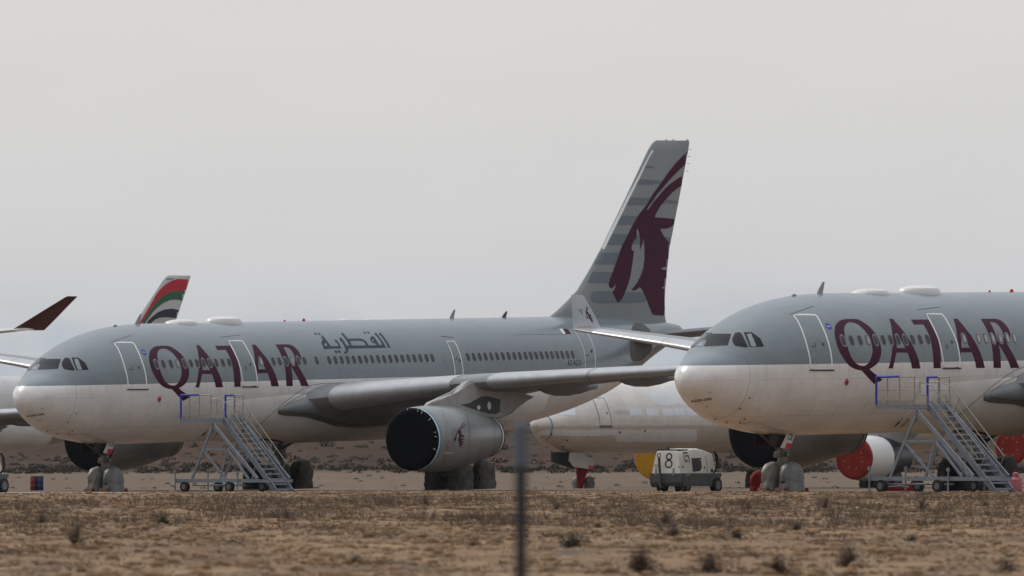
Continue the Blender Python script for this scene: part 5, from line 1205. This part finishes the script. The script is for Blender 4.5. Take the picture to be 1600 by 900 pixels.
tag(raw('dry_grass', V, Fc, M['straw']), 'short dry straw coloured grass scattered over the foreground soil', 'grass', kind='stuff')
for k in range(330):
    y0 = rng.uniform(195, 335); x0 = rng.uniform(-1, 1)*(y0*.054+2); rx, ry = rng.uniform(.5, 2.2), rng.uniform(1, 6); hm = rng.uniform(.16, .42)
    for q in range(rng.randint(5, 16)):
        x = x0+rng.gauss(0, rx*.6); y = min(390, max(110, y0+rng.gauss(0, ry))); tuft_geo(rng, x, y, gz(x, y)-.02, hm*rng.uniform(.5, 1.2), hm*.9, 13, .0055, V2, F2, bend=.45)
tag(raw('dead_weeds', V2, F2, M['straw2']), 'low grey dead weeds scattered over the foreground soil', 'weeds', kind='stuff')
# gravel on the edge of the apron
V, Fc = [], []
for k in range(9000):
    y = rng.uniform(300, 446) if rng.random() < .8 else rng.uniform(120, 300); x = rng.uniform(-1, 1)*(y*.054+1); z = gz(x, y); s_ = rng.uniform(.015, .055)*(1 if y > 300 else .7)
    i = len(V); a = rng.uniform(0, 6.28)
    V += [(x+s_*math.cos(a+t_), y+s_*math.sin(a+t_), z-.01) for t_ in (0, 1.57, 3.14, 4.71)]+[(x+s_*.3*rng.uniform(-1, 1), y, z+s_*rng.uniform(.5, 1.1))]
    Fc += [(i, i+1, i+4), (i+1, i+2, i+4), (i+2, i+3, i+4), (i+3, i, i+4)]
tag(raw('gravel', V, Fc, M['stone']), 'pale loose gravel scattered along the near edge of the apron', 'gravel', kind='stuff')
# single shrubs
def shrub_proto(seed, kind):
    r_ = random.Random(seed); V, Fc, Vt, Ft = [], [], [], []
    n = 260
    for _ in range(70):                                        # twigs
        a = r_.uniform(0, 6.283); el = r_.uniform(.35, 1.5); l = r_.uniform(.35, 1.0); c_ = Vector((math.cos(a)*math.cos(el)*.75, math.sin(a)*math.cos(el)*.75, math.sin(el)))*l
        w_ = .012; i = len(Vt); s_ = Vector((-math.sin(a), math.cos(a), 0))*w_
        m_ = c_*.55+Vector((0, 0, .06)); Vt += [tuple(-s_), tuple(s_), tuple(m_+s_*.7), tuple(m_-s_*.7), tuple(c_)]; Ft += [(i, i+1, i+2, i+3), (i+3, i+2, i+4)]
        if kind != 'twigs':
            for _ in range(9):
                t_ = r_.uniform(.35, 1.0); p = c_*t_+Vector((r_.uniform(-.09, .09), r_.uniform(-.09, .09), r_.uniform(-.05, .07))); s2 = r_.uniform(.03, .06)
                u = Vector((r_.uniform(-1, 1), r_.uniform(-1, 1), r_.uniform(-1, 1))).normalized()*s2; v = u.orthogonal().normalized()*s2*.6; i = len(V)
                V += [tuple(p-u), tuple(p-v), tuple(p+u), tuple(p+v)]; Fc += [(i, i+1, i+2, i+3)]
        else:
            for _ in range(4):
                t_ = r_.uniform(.4, .95); p = c_*t_; q_ = p+Vector((r_.uniform(-.15, .15), r_.uniform(-.15, .15), r_.uniform(.0, .18))); i = len(Vt); Vt += [tuple(p-s_*.6), tuple(p+s_*.6), tuple(q_)]; Ft += [(i, i+1, i+2)]
    root = empty({'leaf': 'green_shrub', 'dead': 'brown_shrub', 'twigs': 'dead_weed'}[kind], (0, 0, 0))
    raw('twigs', Vt, Ft, M['straw2'], root)
    if V: raw('leaves', V, Fc, M['sage'] if kind == 'leaf' else M['straw2'], root)
    return root
prot = {'leaf': shrub_proto(1, 'leaf'), 'dead': shrub_proto(2, 'dead'), 'twigs': shrub_proto(3, 'twigs')}
used = set()
spots = [(895, 860, .34, 'leaf', 'dark green tufted shrub low in the photo just right of the fence post'), (1325, 888, .36, 'dead', 'dark brown rounded shrub at the bottom edge, below the nearer airliner'), (1052, 846, .32, 'dead', 'dark brown shrub right of the fence post at mid foreground, left of the bottom shrubs'),
         (1000, 897, .36, 'dead', 'dark brown shrub cut by the bottom edge, leftmost of the bottom edge row'), (1110, 899, .34, 'dead', 'dark brown shrub cut by the bottom edge, second from left of the bottom edge row'), (1215, 900, .34, 'dead', 'dark brown shrub cut by the bottom edge, third from left of the bottom edge row'),
         (1575, 895, .30, 'dead', 'dark brown shrub at the bottom right corner'), (255, 818, .26, 'leaf', 'dark green low shrub in the foreground below the left nose gear'), (448, 812, .42, 'twigs', 'tall grey twiggy dead weed below the farther steps'), (118, 862, .55, 'twigs', 'tall forked dead weed at lower left'),
         (66, 816, .3, 'dead', 'brown shrub at the left of the foreground'), (152, 800, .35, 'twigs', 'grey dead weed left of the green shrub on the left'), (665, 795, .45, 'twigs', 'tall grey dead weed below the left main wheels'), (740, 862, .2, 'leaf', 'small green tuft left of the fence post'),
         (935, 828, .2, 'leaf', 'small green tuft right of the fence post, beyond the dark green tufted shrub'), (870, 800, .35, 'twigs', 'grey dead weed right behind the fence post'), (1040, 826, .5, 'twigs', 'tall grey dead weed standing behind the dark brown mid foreground shrub'), (1290, 800, .55, 'twigs', 'tall grey dead weed in front of the red engine plug'),
         (1170, 800, .35, 'twigs', 'grey dead weed in front of the nearer nose gear'), (1440, 800, .45, 'twigs', 'grey dead weed below the nearer steps'), (1540, 798, .4, 'twigs', 'grey dead weed at the right side below the extinguisher'), (1425, 846, .18, 'leaf', 'small green tuft at lower right'),
         (555, 878, .2, 'leaf', 'small green tuft at lower middle left'), (1245, 832, .22, 'dead', 'small brown shrub at middle right of the foreground'), (1150, 845, .2, 'leaf', 'small green tuft left of the small brown shrub on the right'), (1375, 795, .2, 'leaf', 'small dark shrub near the apron edge under the nearer steps')]
def gdepth(py):
    for Zd in np.arange(395, 100, -.5):
        if HY+(CH-float(np.interp(Zd, _px, _pz)))*F/Zd >= py: return Zd
    return 104.0
for px, py, s_, kind, lb in spots:
    Zd = gdepth(min(py, 898)); x = (px-800)*Zd/F
    o = prot[kind] if kind not in used else copy_tree(prot[kind]); used.add(kind)
    o.location = (x, Zd, gz(x, Zd)-.02); s2 = s_*1.0; o.scale = (s2*1.35, s2*1.35, s2); o.rotation_euler = (0, 0, rng.uniform(0, 6.28))
    tag(o, lb, 'shrub' if kind != 'twigs' else 'weed', {'leaf': 'green shrubs in the foreground', 'dead': 'brown shrubs in the foreground', 'twigs': 'dead weeds in the foreground'}[kind])
# scrub on the embankment and the plain behind the aircraft
V, Fc = [], []
for k in range(4200):
    if rng.random() < .05: y = rng.uniform(620, 1000); sc = .3
    elif rng.random() < .22: y = rng.uniform(1005, 1060); sc = .6
    else: y = rng.uniform(1050, 1420); sc = .45 if rng.random() < .7 else .9
    x = rng.uniform(-1, 1)*(y*.06+10)
    if sc > .6 and float(vnoise(np.array(x/18), np.array(y/25), 31)) < .45: continue
    z = gz(x, y); s_ = sc*rng.uniform(.4, 1.1)
    for _ in range(26):
        a = rng.uniform(0, 6.28); r_ = s_*math.sqrt(rng.random()); hz = s_*.75*rng.random()*(1-(r_/s_)**2*.6); p = Vector((x+r_*math.cos(a), y+r_*math.sin(a), z+hz)); q_ = s_*.22
        u = Vector((rng.uniform(-1, 1), rng.uniform(-1, 1), rng.uniform(-1, 1))).normalized()*q_; v = u.orthogonal().normalized()*q_*.7; i = len(V)
        V += [tuple(p-u), tuple(p-v), tuple(p+u), tuple(p+v)]; Fc.append((i, i+1, i+2, i+3))
tag(raw('scrub', V, Fc, M['scrubm']), 'dark low scrub dotted over the brown embankment behind the aircraft', 'scrub', kind='stuff')

# ------------------------------------------------------------------ thin haze
bm = bmesh.new(); g = bmesh.ops.create_cube(bm, size=1)['verts']
for v in g: v.co = Vector((v.co.x*4400, -60+(v.co.y+.5)*6700, -4+(v.co.z+.5)*90))
hm_ = bpy.data.materials.new('thin_haze_air'); hm_.use_nodes = True; t = hm_.node_tree
for n in list(t.nodes): t.nodes.remove(n)
o_ = t.nodes.new('ShaderNodeOutputMaterial'); v_ = t.nodes.new('ShaderNodeVolumePrincipled'); v_.inputs['Color'].default_value = (.80, .87, .95, 1); v_.inputs['Density'].default_value = 1.3e-5; v_.inputs['Anisotropy'].default_value = .2
t.links.new(v_.outputs[0], o_.inputs['Volume'])
tag(fin('haze', bm, hm_), kind='stuff')
